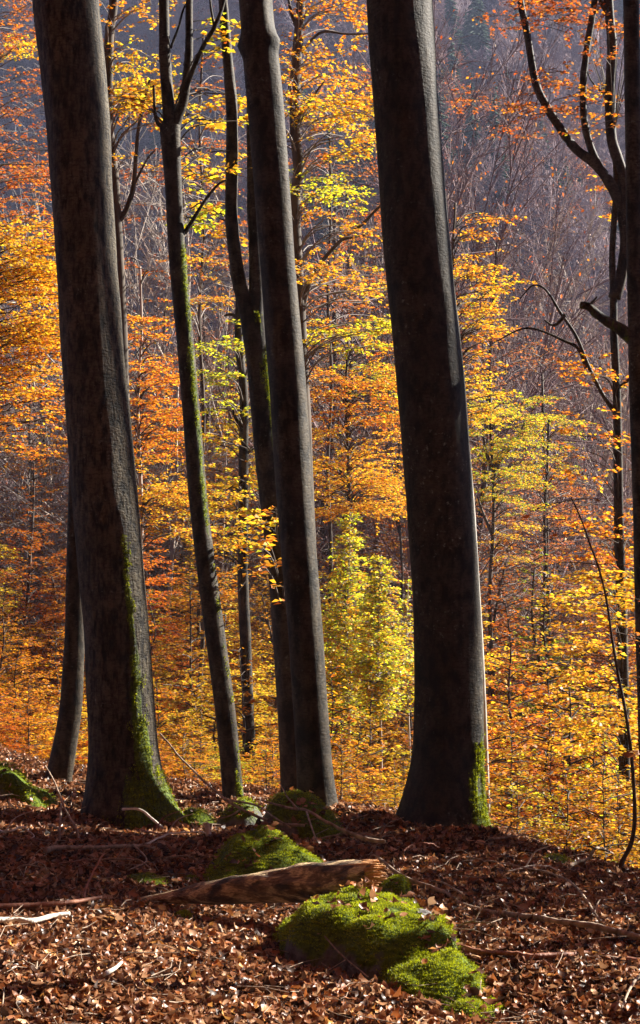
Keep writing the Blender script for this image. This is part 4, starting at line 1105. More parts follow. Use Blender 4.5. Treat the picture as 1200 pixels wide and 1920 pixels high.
# ------------------------------------------------------------------ rocks
RH = []
def rock(label, bumps, x0, x1, y0, y1, res, seed, mossy=1.0, tuft=0, name='boulder', group='mossy boulders on the forest floor', bare=()):
    """bumps: (cx, cy, rx, ry, h, power) in metres above ground; one height-shaped stone"""
    gx = np.arange(x0, x1, res); gy = np.arange(y0, y1, res)
    X, Yy = np.meshgrid(gx, gy)
    H = np.full(X.shape, -0.12)
    for (cx, cy, rx, ry, h, pw) in bumps:
        d = ((X - cx) / rx) ** 2 + ((Yy - cy) / ry) ** 2
        hb = -0.12 + (h + 0.12) * np.clip(1 - d ** (pw / 2), 0, 1) ** 0.5
        H = np.maximum(H, hb)
    nz = np.array([mnoise.fractal(Vector((a * 3.4, b_ * 3.4, seed)), 1.0, 2.2, 5) for a, b_ in zip(X.ravel(), Yy.ravel())]).reshape(X.shape)
    nz2 = np.array([mnoise.noise(Vector((a * 22, b_ * 22, seed))) for a, b_ in zip(X.ravel(), Yy.ravel())]).reshape(X.shape)
    on = H > -0.119
    H = np.where(on, H + nz * 0.075 * np.clip(H.max() * 5, .25, 1) + nz2 * 0.012, H)
    # soften
    for _ in range(2):
        Hp = np.pad(H, 1, 'edge')
        H = (Hp[:-2, 1:-1] + Hp[2:, 1:-1] + Hp[1:-1, :-2] + Hp[1:-1, 2:] + 2 * H) / 6
    Z = terrain(X, Yy) + H
    ny_, nx_ = X.shape
    idx = np.arange(nx_ * ny_).reshape(ny_, nx_)
    Q_ = np.stack([idx[:-1, :-1], idx[:-1, 1:], idx[1:, 1:], idx[1:, :-1]], -1).reshape(-1, 4)
    keep = H.ravel()[Q_].max(1) > -0.11
    Q_ = Q_[keep]
    # moss coverage, less on steep lower flanks
    gyy, gxx = np.gradient(Z, res)
    steep = np.sqrt(gxx ** 2 + gyy ** 2)
    M = np.clip(mossy - 0.13 * np.maximum(steep - 1.0, 0), 0, 1)
    for (cx, cy, rr, amt) in bare:
        M -= amt * np.exp(-(((X - cx) ** 2 + (Yy - cy) ** 2) / rr ** 2))
    base = np.array([(x0 + x1) / 2, (y0 + y1) / 2, tz((x0 + x1) / 2, (y0 + y1) / 2)])
    V = np.stack([X, Yy, Z], -1).reshape(-1, 3) - base
    used = np.unique(Q_); remap = -np.ones(len(V), int); remap[used] = np.arange(len(used))
    me = mk_mesh('stone', V[used], remap[Q_], {'moss': M.ravel()[used]}, True, [M_ROCK])
    RH.append((x0, y0, res, H, Z))
    root = empty(name, base, label, 'rock', group)
    link('stone', me, root)
    if tuft:
        q = np.random.default_rng(abs(int(seed)))
        Mf = M.ravel()[used]; Vu = V[used]; Hs = H.ravel()[used]
        ok = (Mf > .45) & (Hs > -0.01)
        ids_ = np.nonzero(ok)[0]
        if len(ids_):
            s_ = ids_[q.integers(0, len(ids_), tuft)]
            clump = np.array([mnoise.noise(Vector((p[0] * 13, p[1] * 13, 5))) for p in Vu[s_]])
            keepm = clump * .6 + Mf[s_] + q.uniform(-.25, .25, tuft) > .36
            s_ = s_[keepm]; clump = clump[keepm]; tuft = len(s_)
            cn = Vu[s_] + q.uniform(-res, res, (tuft, 3)) * np.array([1, 1, 0])
            nrm = np.stack([-gxx.ravel()[used][s_], -gyy.ravel()[used][s_], np.ones(tuft)], 1)
            nrm /= np.linalg.norm(nrm, axis=1)[:, None]
            cn += nrm * (clump[:, None] * .016 + .004)
            d = nrm + q.normal(0, .55, (tuft, 3))
            ln = q.uniform(.005, .011, tuft) * (1 + .4 * clump)
            V2, Q2 = leafquads(cn, d, q.normal(0, 1, (tuft, 3)), ln, .38)
            t = q.uniform(0, 1, (tuft, 1)) * .8 + .1 + clump[:, None] * .35
            tint = np.array(MOSS0) * 1.2 + (MOSS_TIP - np.array(MOSS0)) * np.clip(t, 0, 1)
            mm = mk_mesh('moss', V2, Q2, {'tint': np.repeat(tint, 4, 0)}, False, [M_MOSS])
            mo = link('moss', mm, root); mo['kind'] = 'stuff'; mo.color = (1, 1, 1, 1)
    return root

def gx_(px, py):
    p = ghit(px, py); return p[0], p[1]
# the main boulder under the log
rock('big moss-covered boulder in the foreground carrying the end of the broken log',
     [(0.10, 7.95, 0.36, 0.42, 0.19, 3.5), (0.35, 7.90, 0.19, 0.30, 0.27, 4.0), (0.16, 7.70, 0.35, 0.38, 0.28, 4.0), (0.35, 7.50, 0.31, 0.36, 0.27, 3.6), (0.50, 7.18, 0.26, 0.30, 0.15, 2.6), (0.64, 6.88, .2, .2, .06, 2.0)],
     -0.5, 1.1, 6.7, 8.9, 0.016, 5, mossy=0.8, tuft=85000, bare=[(0.47, 7.66, .05, .9), (0.49, 7.55, .05, .9), (0.5, 7.45, .04, .7)])
rock('rounded mossy boulder just behind the broken log',
     [(-0.33, 9.55, 0.33, 0.38, 0.27, 2.4), (-0.12, 9.5, 0.25, 0.32, 0.20, 2.2), (-0.5, 9.4, .2, .3, .14, 2)], -0.85, 0.3, 9.0, 10.1, 0.018, 9, mossy=0.75, tuft=34000)
rock('dark mossy boulder at the foot of the middle trunk',
     [(-0.17, 10.9, 0.24, 0.3, 0.31, 2.6), (-0.02, 10.8, .2, .28, .2, 2.2)], -0.55, 0.3, 10.4, 11.4, 0.02, 12, mossy=0.66, tuft=9000)
rock('low dark mossy boulder between slender trunk and middle trunk',
     [(-0.55, 11.2, 0.2, 0.25, 0.2, 2.4)], -0.85, -0.25, 10.8, 11.6, 0.022, 14, mossy=0.55, tuft=4000)
rock('low flat dark boulder right of the broad trunk roots',
     [(-0.86, 11.5, 0.17, 0.25, 0.14, 2.4)], -1.15, -0.6, 11.1, 11.9, 0.022, 15, mossy=0.6, tuft=3000)
rock('bright mossy boulder at the left edge of the picture',
     [(-2.32, 12.0, 0.24, 0.3, 0.24, 2.4), (-2.1, 11.9, .2, .25, .14, 2.2)], -2.75, -1.75, 11.5, 12.5, 0.022, 16, mossy=0.62, tuft=7000)
x_, y_ = gx_(345, 1735)
rock('tiny bright green mossy stone among leaves under the log', [(x_, y_, .07, .09, .06, 2.2), (x_ - .12, y_, .06, .06, .03, 2.2)], x_ - .25, x_ + .2, y_ - .2, y_ + .2, .012, 17, mossy=.8, tuft=2500, name='stone', group='small mossy stones')
x_, y_ = gx_(740, 1690)
rock('small mossy stone tucked behind the right end of the big boulder', [(x_, y_, .12, .16, .12, 2.2)], x_ - .25, x_ + .25, y_ - .25, y_ + .25, .014, 18, mossy=.62, tuft=3000, name='stone', group='small mossy stones')
x_, y_ = gx_(1045, 1625)
rock('small half-buried mossy stone near the crest on the right', [(x_, y_, .14, .16, .07, 2.2)], x_ - .25, x_ + .25, y_ - .25, y_ + .25, .02, 19, mossy=.5, tuft=800, name='stone', group='small mossy stones')
x_, y_ = gx_(275, 1660)
rock('low dark mossy stone in the shade above the left end of the log', [(x_, y_, .2, .16, .05, 2.2), (x_ + .25, y_ + .1, .12, .1, .04, 2)], x_ - .35, x_ + .45, y_ - .3, y_ + .3, .018, 20, mossy=.6, tuft=2000, name='stone', group='small mossy stones')

# ------------------------------------------------------------------ the broken log and fallen branches
def mat_log():
    m, nt, n, l = new_mat('peeling_log_bark')
    tc = N(n, 'ShaderNodeTexCoord'); mp = N(n, 'ShaderNodeMapping'); mp.inputs['Scale'].default_value = (3.5, 12, 12)
    nz = N(n, 'ShaderNodeTexNoise'); nz.inputs['Scale'].default_value = 1.7; nz.inputs['Detail'].default_value = 5; nz.inputs['Roughness'].default_value = .6
    fine = N(n, 'ShaderNodeMapping'); fine.inputs['Scale'].default_value = (16, 120, 120)
    fn = N(n, 'ShaderNodeTexNoise'); fn.inputs['Scale'].default_value = 1; fn.inputs['Detail'].default_value = 4
    l.new(tc.outputs['Object'], mp.inputs[0]); l.new(mp.outputs[0], nz.inputs[0])
    l.new(tc.outputs['Object'], fine.inputs[0]); l.new(fine.outputs[0], fn.inputs[0])
    r = ramp(n, [(0.38, (0.04, 0.024, 0.013)), (0.46, (0.17, 0.10, 0.052)), (0.53, (0.30, 0.19, 0.10)), (0.57, (0.62, 0.46, 0.25))])
    l.new(nz.outputs[0], r.inputs[0])
    mu = N(n, 'ShaderNodeMix', data_type='RGBA', blend_type='MULTIPLY'); mu.inputs[0].default_value = 1
    r2 = ramp(n, [(0.3, (.45, .4, .35)), (.65, (1.2, 1.2, 1.2))]); l.new(fn.outputs[0], r2.inputs[0])
    l.new(r.outputs[0], mu.inputs[6]); l.new(r2.outputs[0], mu.inputs[7])
    bp = N(n, 'ShaderNodeBump'); bp.inputs['Strength'].default_value = 1; bp.inputs['Distance'].default_value = .025
    ad = N(n, 'ShaderNodeMath', operation='ADD'); l.new(nz.outputs[0], ad.inputs[0]); l.new(fn.outputs[0], ad.inputs[1])
    l.new(ad.outputs[0], bp.inputs['Height'])
    b = N(n, 'ShaderNodeBsdfPrincipled'); b.inputs['Roughness'].default_value = .75
    o = N(n, 'ShaderNodeOutputMaterial')
    l.new(mu.outputs[2], b.inputs['Base Color']); l.new(bp.outputs[0], b.inputs['Normal']); l.new(b.outputs[0], o.inputs[0])
    return m
M_LOG = mat_log()
M_HEART = mat_wood('torn_heartwood', (0.30, 0.13, 0.05), (0.62, 0.34, 0.15), 40, .8, .8)
lp = [at(60, 1714, 8.75), at(150, 1704, 8.75), at(250, 1692, 8.72), at(330, 1682, 8.68), at(400, 1673, 8.62), at(480, 1665, 8.55), at(560, 1656, 8.48), at(630, 1648, 8.4), at(692, 1642, 8.32)]
LP = catmull(np.array(lp), 90)
lw = np.interp(np.linspace(0, 8, 90), range(9), [6, 9, 13, 24, 42, 58, 68, 70, 58]) / 2 / F * 8.5
sides = 28
T, A, Bv = frames(LP)
th = np.linspace(0, 2 * np.pi, sides, endpoint=False)
q = np.random.default_rng(44)
V = []
for i in range(90):
    nzr = np.array([mnoise.fractal(Vector((LP[i, 0] * 3, math.cos(t) * .9, math.sin(t) * .9)), 1, 2, 4) for t in th])
    nzf = np.array([mnoise.noise(Vector((LP[i, 0] * 5, math.cos(t) * 4, math.sin(t) * 4 + 7))) for t in th])
    rr = lw[i] * (1 + .25 * nzr + .14 * nzf)
    pos = LP[i] + rr[:, None] * (np.cos(th)[:, None] * A[i] + np.sin(th)[:, None] * Bv[i])
    if i > 84:                                        # ragged torn end
        jag = (np.sin(th * 3 + 1) * .6 + np.sin(th * 7) * .4) * .06
        pos = pos + T[i] * (jag[:, None] * (i - 84) / 5)
    V.append(pos)
V = np.concatenate(V)
i_ = np.arange(89)[:, None] * sides; j = np.arange(sides)[None]; j2 = (j + 1) % sides
Q_ = np.stack([i_ + j, i_ + j2, i_ + sides + j2, i_ + sides + j], -1).reshape(-1, 4)
lb = np.array([LP[60, 0], LP[60, 1], tz(LP[60, 0], LP[60, 1])])
logroot = empty('fallen_log', lb, 'broken brown log with peeling bark resting on the big mossy boulder', 'log')
link('bark', mk_mesh('bark', V - lb, Q_, None, True, [M_LOG]), logroot)
# torn wood end: splinters filling the end
mb = MB()
e = LP[88]; Te = T[88]
for k in range(60):
    a = q.uniform(0, 6.28); rr = math.sqrt(q.random()) * lw[88] * .9
    p = e + rr * (math.cos(a) * A[88] + math.sin(a) * Bv[88])
    L_ = q.uniform(.01, .11) * (1.2 - rr / lw[88] * .3)
    V2, Q2 = tube(np.array([p - Te * .12, p + Te * L_ * .3, p + Te * L_ + q.normal(0, .004, 3)]), [.012, .010, .003], 6, .2, k)
    mb.add(V2, Q2, 0)
me = mb.mesh('torn_end', [M_HEART]); co = np.empty(len(me.vertices) * 3, np.float32); me.vertices.foreach_get('co', co)
me.vertices.foreach_set('co', (co.reshape(-1, 3) - lb.astype(np.float32)).ravel()); me.update()
link('torn_end', me, logroot)

def onground(pts, lift=0.02):
    out = []
    for p in pts:
        h = ghit(p[0], p[1] ); h = h.copy(); h[2] += lift + .035 + (p[2] if len(p) > 2 else 0); out.append(h)
    return np.array(out)

def stick(label, P, w0, w1, mat, name='fallen_branch', twigs=(), group='dead branches on the forest floor', n=None, wob=.12, jit=0.0):
    P = np.asarray(P); Pc = catmull(P, n or 8 * len(P))
    if jit: 
        qq = np.random.default_rng(int(abs(P[0, 0]) * 1000)); Pc = Pc + np.vstack([[0, 0, 0], np.cumsum(qq.normal(0, jit, (len(Pc) - 2, 3)), 0) * .6, [0, 0, 0]])
    mb = MB(); sc = Pc[:, 1].mean() / F
    V, Q_ = tube(Pc, np.linspace(w0, w1, len(Pc)) * (.62 if w0 > 5.5 else .5) * sc, 9, wob, len(label)); mb.add(V, Q_, 0)
    for (tp, a, b_) in twigs:
        tp = catmull(np.asarray(tp), 14); V, Q_ = tube(tp, np.linspace(a, b_, 14) / 2 * sc, 6, .1, 3); mb.add(V, Q_, 0)
    me = mb.mesh(name, [mat], True)
    base = Pc[0]; co = np.empty(len(me.vertices) * 3, np.float32); me.vertices.foreach_get('co', co)
    me.vertices.foreach_set('co', (co.reshape(-1, 3) - base.astype(np.float32)).ravel()); me.update()
    o = link(name, me, None, base)
    return tag(o, label, 'branch', group)

stick('bleached white branch lying at the left edge', onground([(-30, 1752), (20, 1750), (60, 1752), (100, 1742), (130, 1738)], .03), 9, 7, M_WHITESTICK)
stick('long brown branch lying from the boulder to the right edge', onground([(712, 1660, .1), (760, 1682, .06), (830, 1692, .02), (870, 1710), (920, 1724), (965, 1733), (1010, 1742), (1065, 1753), (1130, 1765), (1215, 1785)], .02), 6, 9, M_STICK,
      twigs=[(onground([(870, 1708), (835, 1685), (810, 1680)], .05), 5, 3)], jit=.003)
stick('shorter reddish branch lying below the long one on the right', onground([(800, 1800), (850, 1800), (900, 1806), (945, 1806), (1000, 1812), (1060, 1803), (1095, 1798), (1150, 1806), (1220, 1812)], .03), 6, 11, M_REDSTICK, jit=.003)
stick('thin crooked twig standing up left of the log', np.array([at(195, 1600, 8.6), at(172, 1640, 8.5), at(160, 1670, 8.4), at(155, 1705, 8.3), at(151, 1745, 8.15), at(160, 1772, 7.9), at(185, 1783, 7.8), at(240, 1800, 7.7)]), 4, 6, M_REDSTICK,
      twigs=[(np.array([at(168, 1772, 7.85), at(180, 1800, 7.7), at(182, 1850, 7.4)]), 4, 2)], jit=.002)
bp_ = ghit(150, 1590)
stick('thin pale twig leaning beside the bent thin trunk', np.array([at(85, 1436, bp_[1] + .6), at(98, 1465, bp_[1] + .45), at(110, 1500, bp_[1] + .3), at(125, 1530, bp_[1] + .2), at(138, 1552, bp_[1] + .1), at(150, 1588, bp_[1])]), 3, 5, M_STICK,
      twigs=[(np.array([at(115, 1510, bp_[1] + .3), at(112, 1560, bp_[1]), at(113, 1620, bp_[1] - .1)]), 4, 3), (np.array([at(136, 1552, bp_[1] + .1), at(118, 1560, bp_[1]), at(90, 1590, bp_[1])]), 3, 2)], jit=.002)
stick('dark arching dead branch across the boulders left of the middle trunk', np.array([at(300, 1375, 10.9), at(340, 1420, 10.8), at(390, 1468, 10.6), at(430, 1500, 10.4), at(470, 1522, 10.3), at(520, 1542, 10.2), at(570, 1548, 10.1)]), 3, 6, M_STICK,
      twigs=[(np.array([at(430, 1500, 10.4), at(480, 1510, 10.2), at(510, 1530, 10), at(545, 1552, 9.9)]), 4, 3), (np.array([at(455, 1515, 10.4), at(430, 1530, 10.3), at(385, 1540, 10.3)]), 4, 2)], jit=.002)
stick('grey dead branch leaning past the foot of the middle trunk', np.array([at(490, 1500, 10.4), at(540, 1515, 10.3), at(575, 1520, 10.2), at(610, 1540, 10.1), at(650, 1560, 10), at(690, 1574, 9.9), at(720, 1578, 9.85)]), 4, 8, M_STICK,
      twigs=[(np.array([at(575, 1522, 10.2), at(582, 1545, 10), at(595, 1580, 9.8)]), 4, 3), (np.array([at(560, 1518, 10.2), at(540, 1496, 10.2), at(525, 1470, 10.3)]), 4, 2)], jit=.002)
stick('brown branch lying in shade above the left end of the log', onground([(85, 1620), (110, 1614), (150, 1616), (200, 1614), (255, 1608), (290, 1612)], .04), 8, 4, M_STICK,
      twigs=[(onground([(250, 1610), (275, 1640), (240, 1660)], .05), 4, 2)], jit=.003)
stick('small forked twig lying right of the broad trunk roots', np.array([at(230, 1517, 10.9), at(262, 1518, 10.8), at(285, 1535, 10.7), at(305, 1552, 10.5)]), 5, 4, M_WHITESTICK)
stick('thin curved twig arching over leaves above the long right branch', onground([(880, 1630, .02), (940, 1660, .08), (1000, 1680, .1), (1060, 1700, .1), (1095, 1720, .05), (1125, 1755, .02)], .02), 2.5, 5, M_STICK,
      twigs=[(onground([(1110, 1745), (1125, 1725, .05), (1150, 1728, .06)], .02), 3, 2)], jit=.002)
stick('thin straight twig lying against the front of the big boulder', np.array([at(600, 1745, 7.45), at(640, 1790, 7.3), at(690, 1832, 7.1)]), 3, 3, M_STICK)
stick('long thin branch lying at the left along the shaded leaves', onground([(-20, 1725), (60, 1722), (130, 1716), (190, 1706)], .03), 9, 6, M_REDSTICK)
stick('short pale stick among bright leaves at lower left', onground([(195, 1862), (215, 1850), (228, 1838)], .04), 7, 5, M_WHITESTICK)
stick('thin dark twig curving upward at the bottom left', np.array([at(138, 1925, 6.6), at(142, 1895, 6.7), at(150, 1870, 6.85), at(158, 1850, 7.0)]), 4, 3, M_STICK)
stick('pale stick leaning in the dark hollow left of the big boulder', np.array([at(410, 1735, 8.0), at(420, 1755, 7.9), at(432, 1770, 7.8)]), 6, 4, M_STICK)
stick('branch entering at the bottom right corner', onground([(1165, 1925), (1185, 1880), (1210, 1850)], .04), 4, 6, M_STICK)
stick('short broken stub standing beside the slender trunk foot', np.array([at(391, 1566, 10.6), at(389, 1552, 10.6), at(387, 1542, 10.6)]), 10, 6, M_WHITESTICK)
k_ = 0
DESC = ['thin grey twig', 'short crooked twig', 'dark forked stick', 'slim pale stick', 'bent brown twig']
SPOT = [(120, 1580, 'below the bent thin trunk'), (300, 1590, 'below the broad trunk roots'), (230, 1650, 'in the shade above the log tail'), (330, 1600, 'left of the rounded boulder'), (660, 1600, 'behind the torn log end'),
        (720, 1600, 'left of the massive trunk foot'), (790, 1620, 'in front of the massive trunk'), (960, 1600, 'right of the massive trunk foot'), (1000, 1660, 'on the shaded slope at right'), (1120, 1640, 'below the arching sapling'),
        (900, 1770, 'between the two long right branches'), (1000, 1850, 'on leaves near the bottom right'), (60, 1660, 'in shade near the left edge'), (20, 1590, 'below the bright boulder at left edge'), (40, 1850, 'on bright leaves at lower left'),
        (340, 1640, 'just above the log middle'), (150, 1650, 'beside the standing crooked twig')]
for i, (px, py, wh) in enumerate(SPOT):
    a = random.uniform(-1, 1); L_ = random.uniform(25, 60)
    P = onground([(px - L_, py + 12 * a, .02), (px - L_ * .3, py + 10 * a * random.uniform(-1, 1), .05), (px + L_ * .4, py - 6 * a, .06), (px + L_, py - 16 * a, .03)], .03)
    stick(f'{DESC[i % 5]} {wh}', P, random.uniform(3, 5), 2, (M_STICK, M_REDSTICK, M_STICK, M_WHITESTICK, M_STICK)[i % 5], 'twig', group='loose twigs on the leaf litter', jit=.004,
          twigs=[([P[1], P[1] + np.array([.06, .02, .08]), P[1] + np.array([.16, .02, .12])], 3, 1.5)])

# ------------------------------------------------------------------ leaf litter
def litter(n, seed):
    q = np.random.default_rng(abs(int(seed)))
    out = []
    # positions
    Y = np.sqrt(q.uniform(5.6 ** 2, 15.5 ** 2, n * 2)); hw = 0.205 * Y + 0.35
    X = q.uniform(-1, 1, n * 2) * hw
    keepp = q.random(n * 2) < np.clip(1.25 - (Y - 6) / 13, .4, 1)
    X, Y = X[keepp][:n], Y[keepp][:n]; k = len(X)
    # left side continues further back
    k2 = n // 9
    Y2_ = q.uniform(13, 19, k2); X2_ = q.uniform(-.22, -.08, k2) * Y2_
    X = np.concatenate([X, X2_]); Y = np.concatenate([Y, Y2_]); k = len(X)
    Z = terrain(X, Y)
    pile = np.array([mnoise.noise(Vector((a * 3, b_ * 3, 9))) for a, b_ in zip(X, Y)])
    Z = Z + q.uniform(0.0, 0.045, k) + 0.02 * np.clip(pile, -1, 1)
    # leaf grid 5 long x 3 wide
    u = np.array([0, .28, .55, .8, 1.0]); wd = np.array([.03, .42, .5, .30, .02])
    L = q.uniform(.032, .064, k) * np.where(q.random(k) < .08, 1.35, 1); W = L * q.uniform(.5, .72, k)
    curl = q.normal(0.5, 1.1, k); fold = q.uniform(-.25, .65, k); twist = q.normal(0, .6, k)
    rows = []
    for a in range(5):
        for s_ in (-1, 0, 1):
            ang = curl * (u[a] - .4)
            x = (u[a] - .5) * L * (1 - .15 * np.abs(ang))
            z = L * .5 * ang * (u[a] - .4) * 1.2
            y = s_ * wd[a] * W
            z = z + abs(s_) * fold * wd[a] * W + s_ * twist * (u[a] - .5) * W * .6
            z = z + q.normal(0, .0016, k)
            rows.append(np.stack([x, y, z], 1))
    G = np.stack(rows, 1)                     # k,15,3
    yaw = q.uniform(0, 2 * np.pi, k); pit = q.normal(0, .38, k); rol = q.normal(0, .42, k)
    cy_, sy_ = np.cos(yaw), np.sin(yaw); cp, sp = np.cos(pit), np.sin(pit); cr, sr = np.cos(rol), np.sin(rol)
    R = np.empty((k, 3, 3))
    R[:, 0, 0] = cy_ * cp; R[:, 0, 1] = cy_ * sp * sr - sy_ * cr; R[:, 0, 2] = cy_ * sp * cr + sy_ * sr
    R[:, 1, 0] = sy_ * cp; R[:, 1, 1] = sy_ * sp * sr + cy_ * cr; R[:, 1, 2] = sy_ * sp * cr - cy_ * sr
    R[:, 2, 0] = -sp; R[:, 2, 1] = cp * sr; R[:, 2, 2] = cp * cr
    return X, Y, Z, G, R, k, q
X, Y, Z, G, R, k, q = litter(135000, 55)
# keep leaves off the boulder tops apart from a few
P3 = np.einsum('kij,kaj->kai', R, G) + np.stack([X, Y, Z], 1)[:, None]
off = np.zeros(k, bool)
for (cx, cy, rx, ry) in ((.08, 8.0, .29, .36), (.33, 7.93, .18, .27), (.12, 7.66, .33, .36), (.33, 7.42, .29, .33), (.5, 7.12, .22, .22), (.64, 6.86, .14, .14), (-.33, 9.55, .3, .34), (-.12, 9.5, .2, .26), (-.17, 10.9, .2, .26)):
    off |= ((X - cx) / rx) ** 2 + ((Y - cy) / ry) ** 2 < 1
for (rx0, ry0, rs, Hh, Zz) in RH:                     # leaves that fell on the stones
    ii = ((Y - ry0) / rs).astype(int); jj = ((X - rx0) / rs).astype(int)
    ins = (ii >= 0) & (ii < Hh.shape[0]) & (jj >= 0) & (jj < Hh.shape[1])
    ids_ = np.nonzero(ins)[0]; hh = Hh[ii[ids_], jj[ids_]]
    hit = ids_[hh > 0.0]
    P3[hit, :, 2] += Hh[ii[hit], jj[hit]][:, None] + .004
    lowp = np.array([mnoise.noise(Vector((X[h_] * 5, Y[h_] * 5, 2))) for h_ in hit])
    off[hit] = q.random(len(hit)) > np.clip(.02 + .35 * np.maximum(lowp, 0), 0, 1)
for (bx, by, br) in ((B1[0], B1[1], .42), (B7[0], B7[1], .42), (0, 11.6, .25)):     # leaves drifted up against the trunks
    dd_ = np.hypot(X - bx, Y - by)
    P3[:, :, 2] += (.06 * np.exp(-((dd_ - br) / .12) ** 2) * (.5 + .5 * np.sin(X * 9 + Y * 5)))[:, None]
P3 = P3[~off]; k = len(P3)
cells = []
for a in range(4):
    for s_ in range(2):
        b0 = a * 3 + s_
        cells.append([b0, b0 + 1, b0 + 4, b0 + 3])
cells = np.array(cells)
Qd = (np.arange(k)[:, None, None] * 15 + cells[None]).reshape(-1, 4)
pal = np.array([(.30, .125, .055), (.19, .070, .030), (.46, .23, .11), (.10, .042, .022), (.58, .34, .19), (.38, .125, .035), (.055, .027, .017), (.60, .28, .07)])
pw = np.array([5, 5, 4, 4, 2.2, 2.5, 3, .5]); pw /= pw.sum()
ti = pal[q.choice(8, k, p=pw)] * q.uniform(.7, 1.2, (k, 1)) * .93
ti = np.repeat(ti, 15, 0)
lt = link('leaf_litter', mk_mesh('leaf_litter', P3.reshape(-1, 3), Qd, {'tint': ti}, True, [M_LITTER]))
lt.color = (1, 1, 1, 1)
tag(lt, 'curled copper brown beech leaves covering the forest floor', 'leaf litter', None, 'stuff')

q = np.random.default_rng(77); k = 900
Yt = np.sqrt(q.uniform(5.8 ** 2, 13 ** 2, k)); Xt = q.uniform(-1, 1, k) * (.205 * Yt + .2); Zt = terrain(Xt, Yt) + q.uniform(.035, .075, k)
at_ = q.uniform(0, 6.28, k); Lt = q.uniform(.03, .16, k)
A_ = np.stack([Xt, Yt, Zt], 1); mid_ = A_ + np.stack([np.cos(at_) * Lt, np.sin(at_) * Lt, q.normal(0, .015, k)], 1)
a2 = at_ + q.normal(0, .5, k); end_ = mid_ + np.stack([np.cos(a2) * Lt, np.sin(a2) * Lt, q.normal(-.01, .015, k)], 1)
rt2 = q.uniform(.0012, .0035, k)
V, Q_ = prisms(np.vstack([A_, mid_]), np.vstack([mid_, end_]), np.tile(rt2, 2), np.concatenate([rt2 * .85, rt2 * .5]), 4)
td = link('twig_debris', mk_mesh('twig_debris', V, Q_, None, False, [M_STICK]))
tag(td, 'short broken bits of twig scattered all over the fallen leaves', 'twig litter', None, 'stuff')

# ------------------------------------------------------------------ unseen trees added outside the frame to throw shade on foreground and trunks
def shade_tree(x, Y, r, H, label, seed, lim=()):
    mb = MB(); z = tz(x, Y); q = np.random.default_rng(abs(int(seed)))
    P = catmull(np.array([[x, Y, z - .3], [x - .05, Y, z + H * .3], [x - .15, Y + .1, z + H * .6], [x - .3, Y, z + H]]), 40)
    V, Q_ = tube(P, np.linspace(r, r * .4, 40), 14, .04, seed); mb.add(V, Q_, 0, moss=np.zeros(len(V)))
    root = trunk_tree('beech_tree', label, 'beeches added outside the picture for shade', np.array([x, Y, z]), mb, M_SMOOTH)
    return root, P
SHADE = [(5.2, 12.9, .2, 14), (4.6, 11.85, .07, 9), (6.6, 14.75, .13, 15), (3.3, 8.9, .05, 9), (8.4, 14.95, .2, 16)]  # added trunks, set where their shadows should fall
for i, (x, Y, r, H) in enumerate(SHADE):
    shade_tree(x, Y, r, H, f'beech trunk added outside the picture to shade the foreground, {ORD[i]} from the frame edge', 500 + i)

def shade_sprays(label, x, Y, z0, z1, half, n, seed, L=1.0, H=None, pal=P_RUST, ln=.09):
    root, P = shade_tree(x, Y, .05, H or (z1 - tz(x, Y) + .3), label, seed)
    f = Foliage(seed); q = f.q
    for k in range(n):
        c = np.array([x + q.normal(0, half * .7), 0, q.uniform(z0, z1)])
        c[1] = Y + .577 * (c[0] - x) + q.uniform(-half, half)
        a = q.uniform(0, 6.28); d = np.array([math.cos(a), math.sin(a), q.normal(.05, .15)])
        f.path(np.array([P[int(np.argmin(np.abs(P[:, 2] - c[2] + .2)))], c - d * L * .5]), .015, .008)
        f.spray(c - d * L * .5, d, L * q.uniform(.7, 1.2), pal, ln, 1.2, .008, flat=.6)
    add_crown(root, f, M_DARKBARK)
shade_sprays('young beech added outside the picture, its high leafy crown shading the left foreground', 5.0, 12.3, 3.75, 4.8, .35, 60, 611, .7)  # added crown that blocks sun from the dark band at left
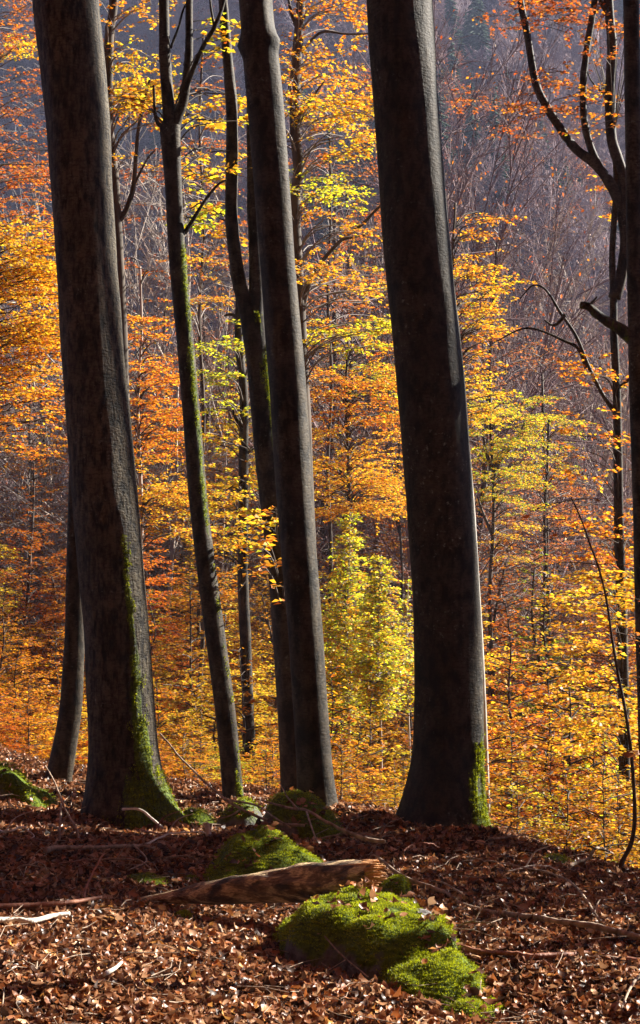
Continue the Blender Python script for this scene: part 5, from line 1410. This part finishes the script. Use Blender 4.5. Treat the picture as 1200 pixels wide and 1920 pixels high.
for (xa, Ya, Yb, r_, lab_) in ((6.0, 13.40, 14.50, .058, 'slim leaning beech trunk added outside the picture to narrow sunlight on the massive trunk'),  # added occluders that narrow the sunlit bands on two trunks
                               (7.0, 15.80, 16.12, .065, 'slim leaning beech trunk added outside the picture to narrow sunlight on the furrowed trunk')):
    z_ = tz(xa, Ya); mb = MB()
    V, Q_ = tube(np.array([[xa, Ya + (Yb - Ya) * t_, z_ - .2 + (12.7 - z_) * t_] for t_ in np.linspace(0, 1, 12)]), np.linspace(r_, r_ * .85, 12), 12, .05, 5)
    mb.add(V, Q_, 0, moss=np.zeros(len(V)))
    trunk_tree('beech_tree', lab_, 'beeches added outside the picture for shade', np.array([xa, Ya, z_]), mb, M_SMOOTH)
shade_sprays('low beech bush added outside the picture to shade the right foreground', 3.2, 9.2, .0, 1.25, .75, 34, 612, .6, ln=.07)  # low foliage added here and below to dim the right foreground
shade_sprays('second low beech bush added outside the picture for shade nearer the viewer', 3.0, 8.1, -.1, .75, .5, 18, 613, .5, ln=.07)
shade_sprays('leafy sapling added for shade outside the picture behind the low bushes', 5.2, 11.7, .3, 2.7, .9, 80, 614, .9)

# ------------------------------------------------------------------ haze
HAZE = True
if HAZE:
    m, nt, n, l = new_mat('valley_air')
    pv = N(n, 'ShaderNodeVolumePrincipled'); pv.inputs['Density'].default_value = 0.00025
    pv.inputs['Color'].default_value = (0.62, 0.68, 1.0, 1); pv.inputs['Anisotropy'].default_value = 0.0
    o = N(n, 'ShaderNodeOutputMaterial'); l.new(pv.outputs[0], o.inputs['Volume'])
    X0, X1, Y0, Y1, Z0, Z1 = -285, 285, -105, 655, -85, 345
    V = [(x, y, z) for z in (Z0, Z1) for y in (Y0, Y1) for x in (X0, X1)]
    Qh = [(0, 2, 3, 1), (4, 5, 7, 6), (0, 1, 5, 4), (2, 6, 7, 3), (0, 4, 6, 2), (1, 3, 7, 5)]
    h = link('haze', mk_mesh('haze', V, Qh, None, False, [m]))
    tag(h, 'thin bluish autumn haze filling the valley', None, None, 'stuff')
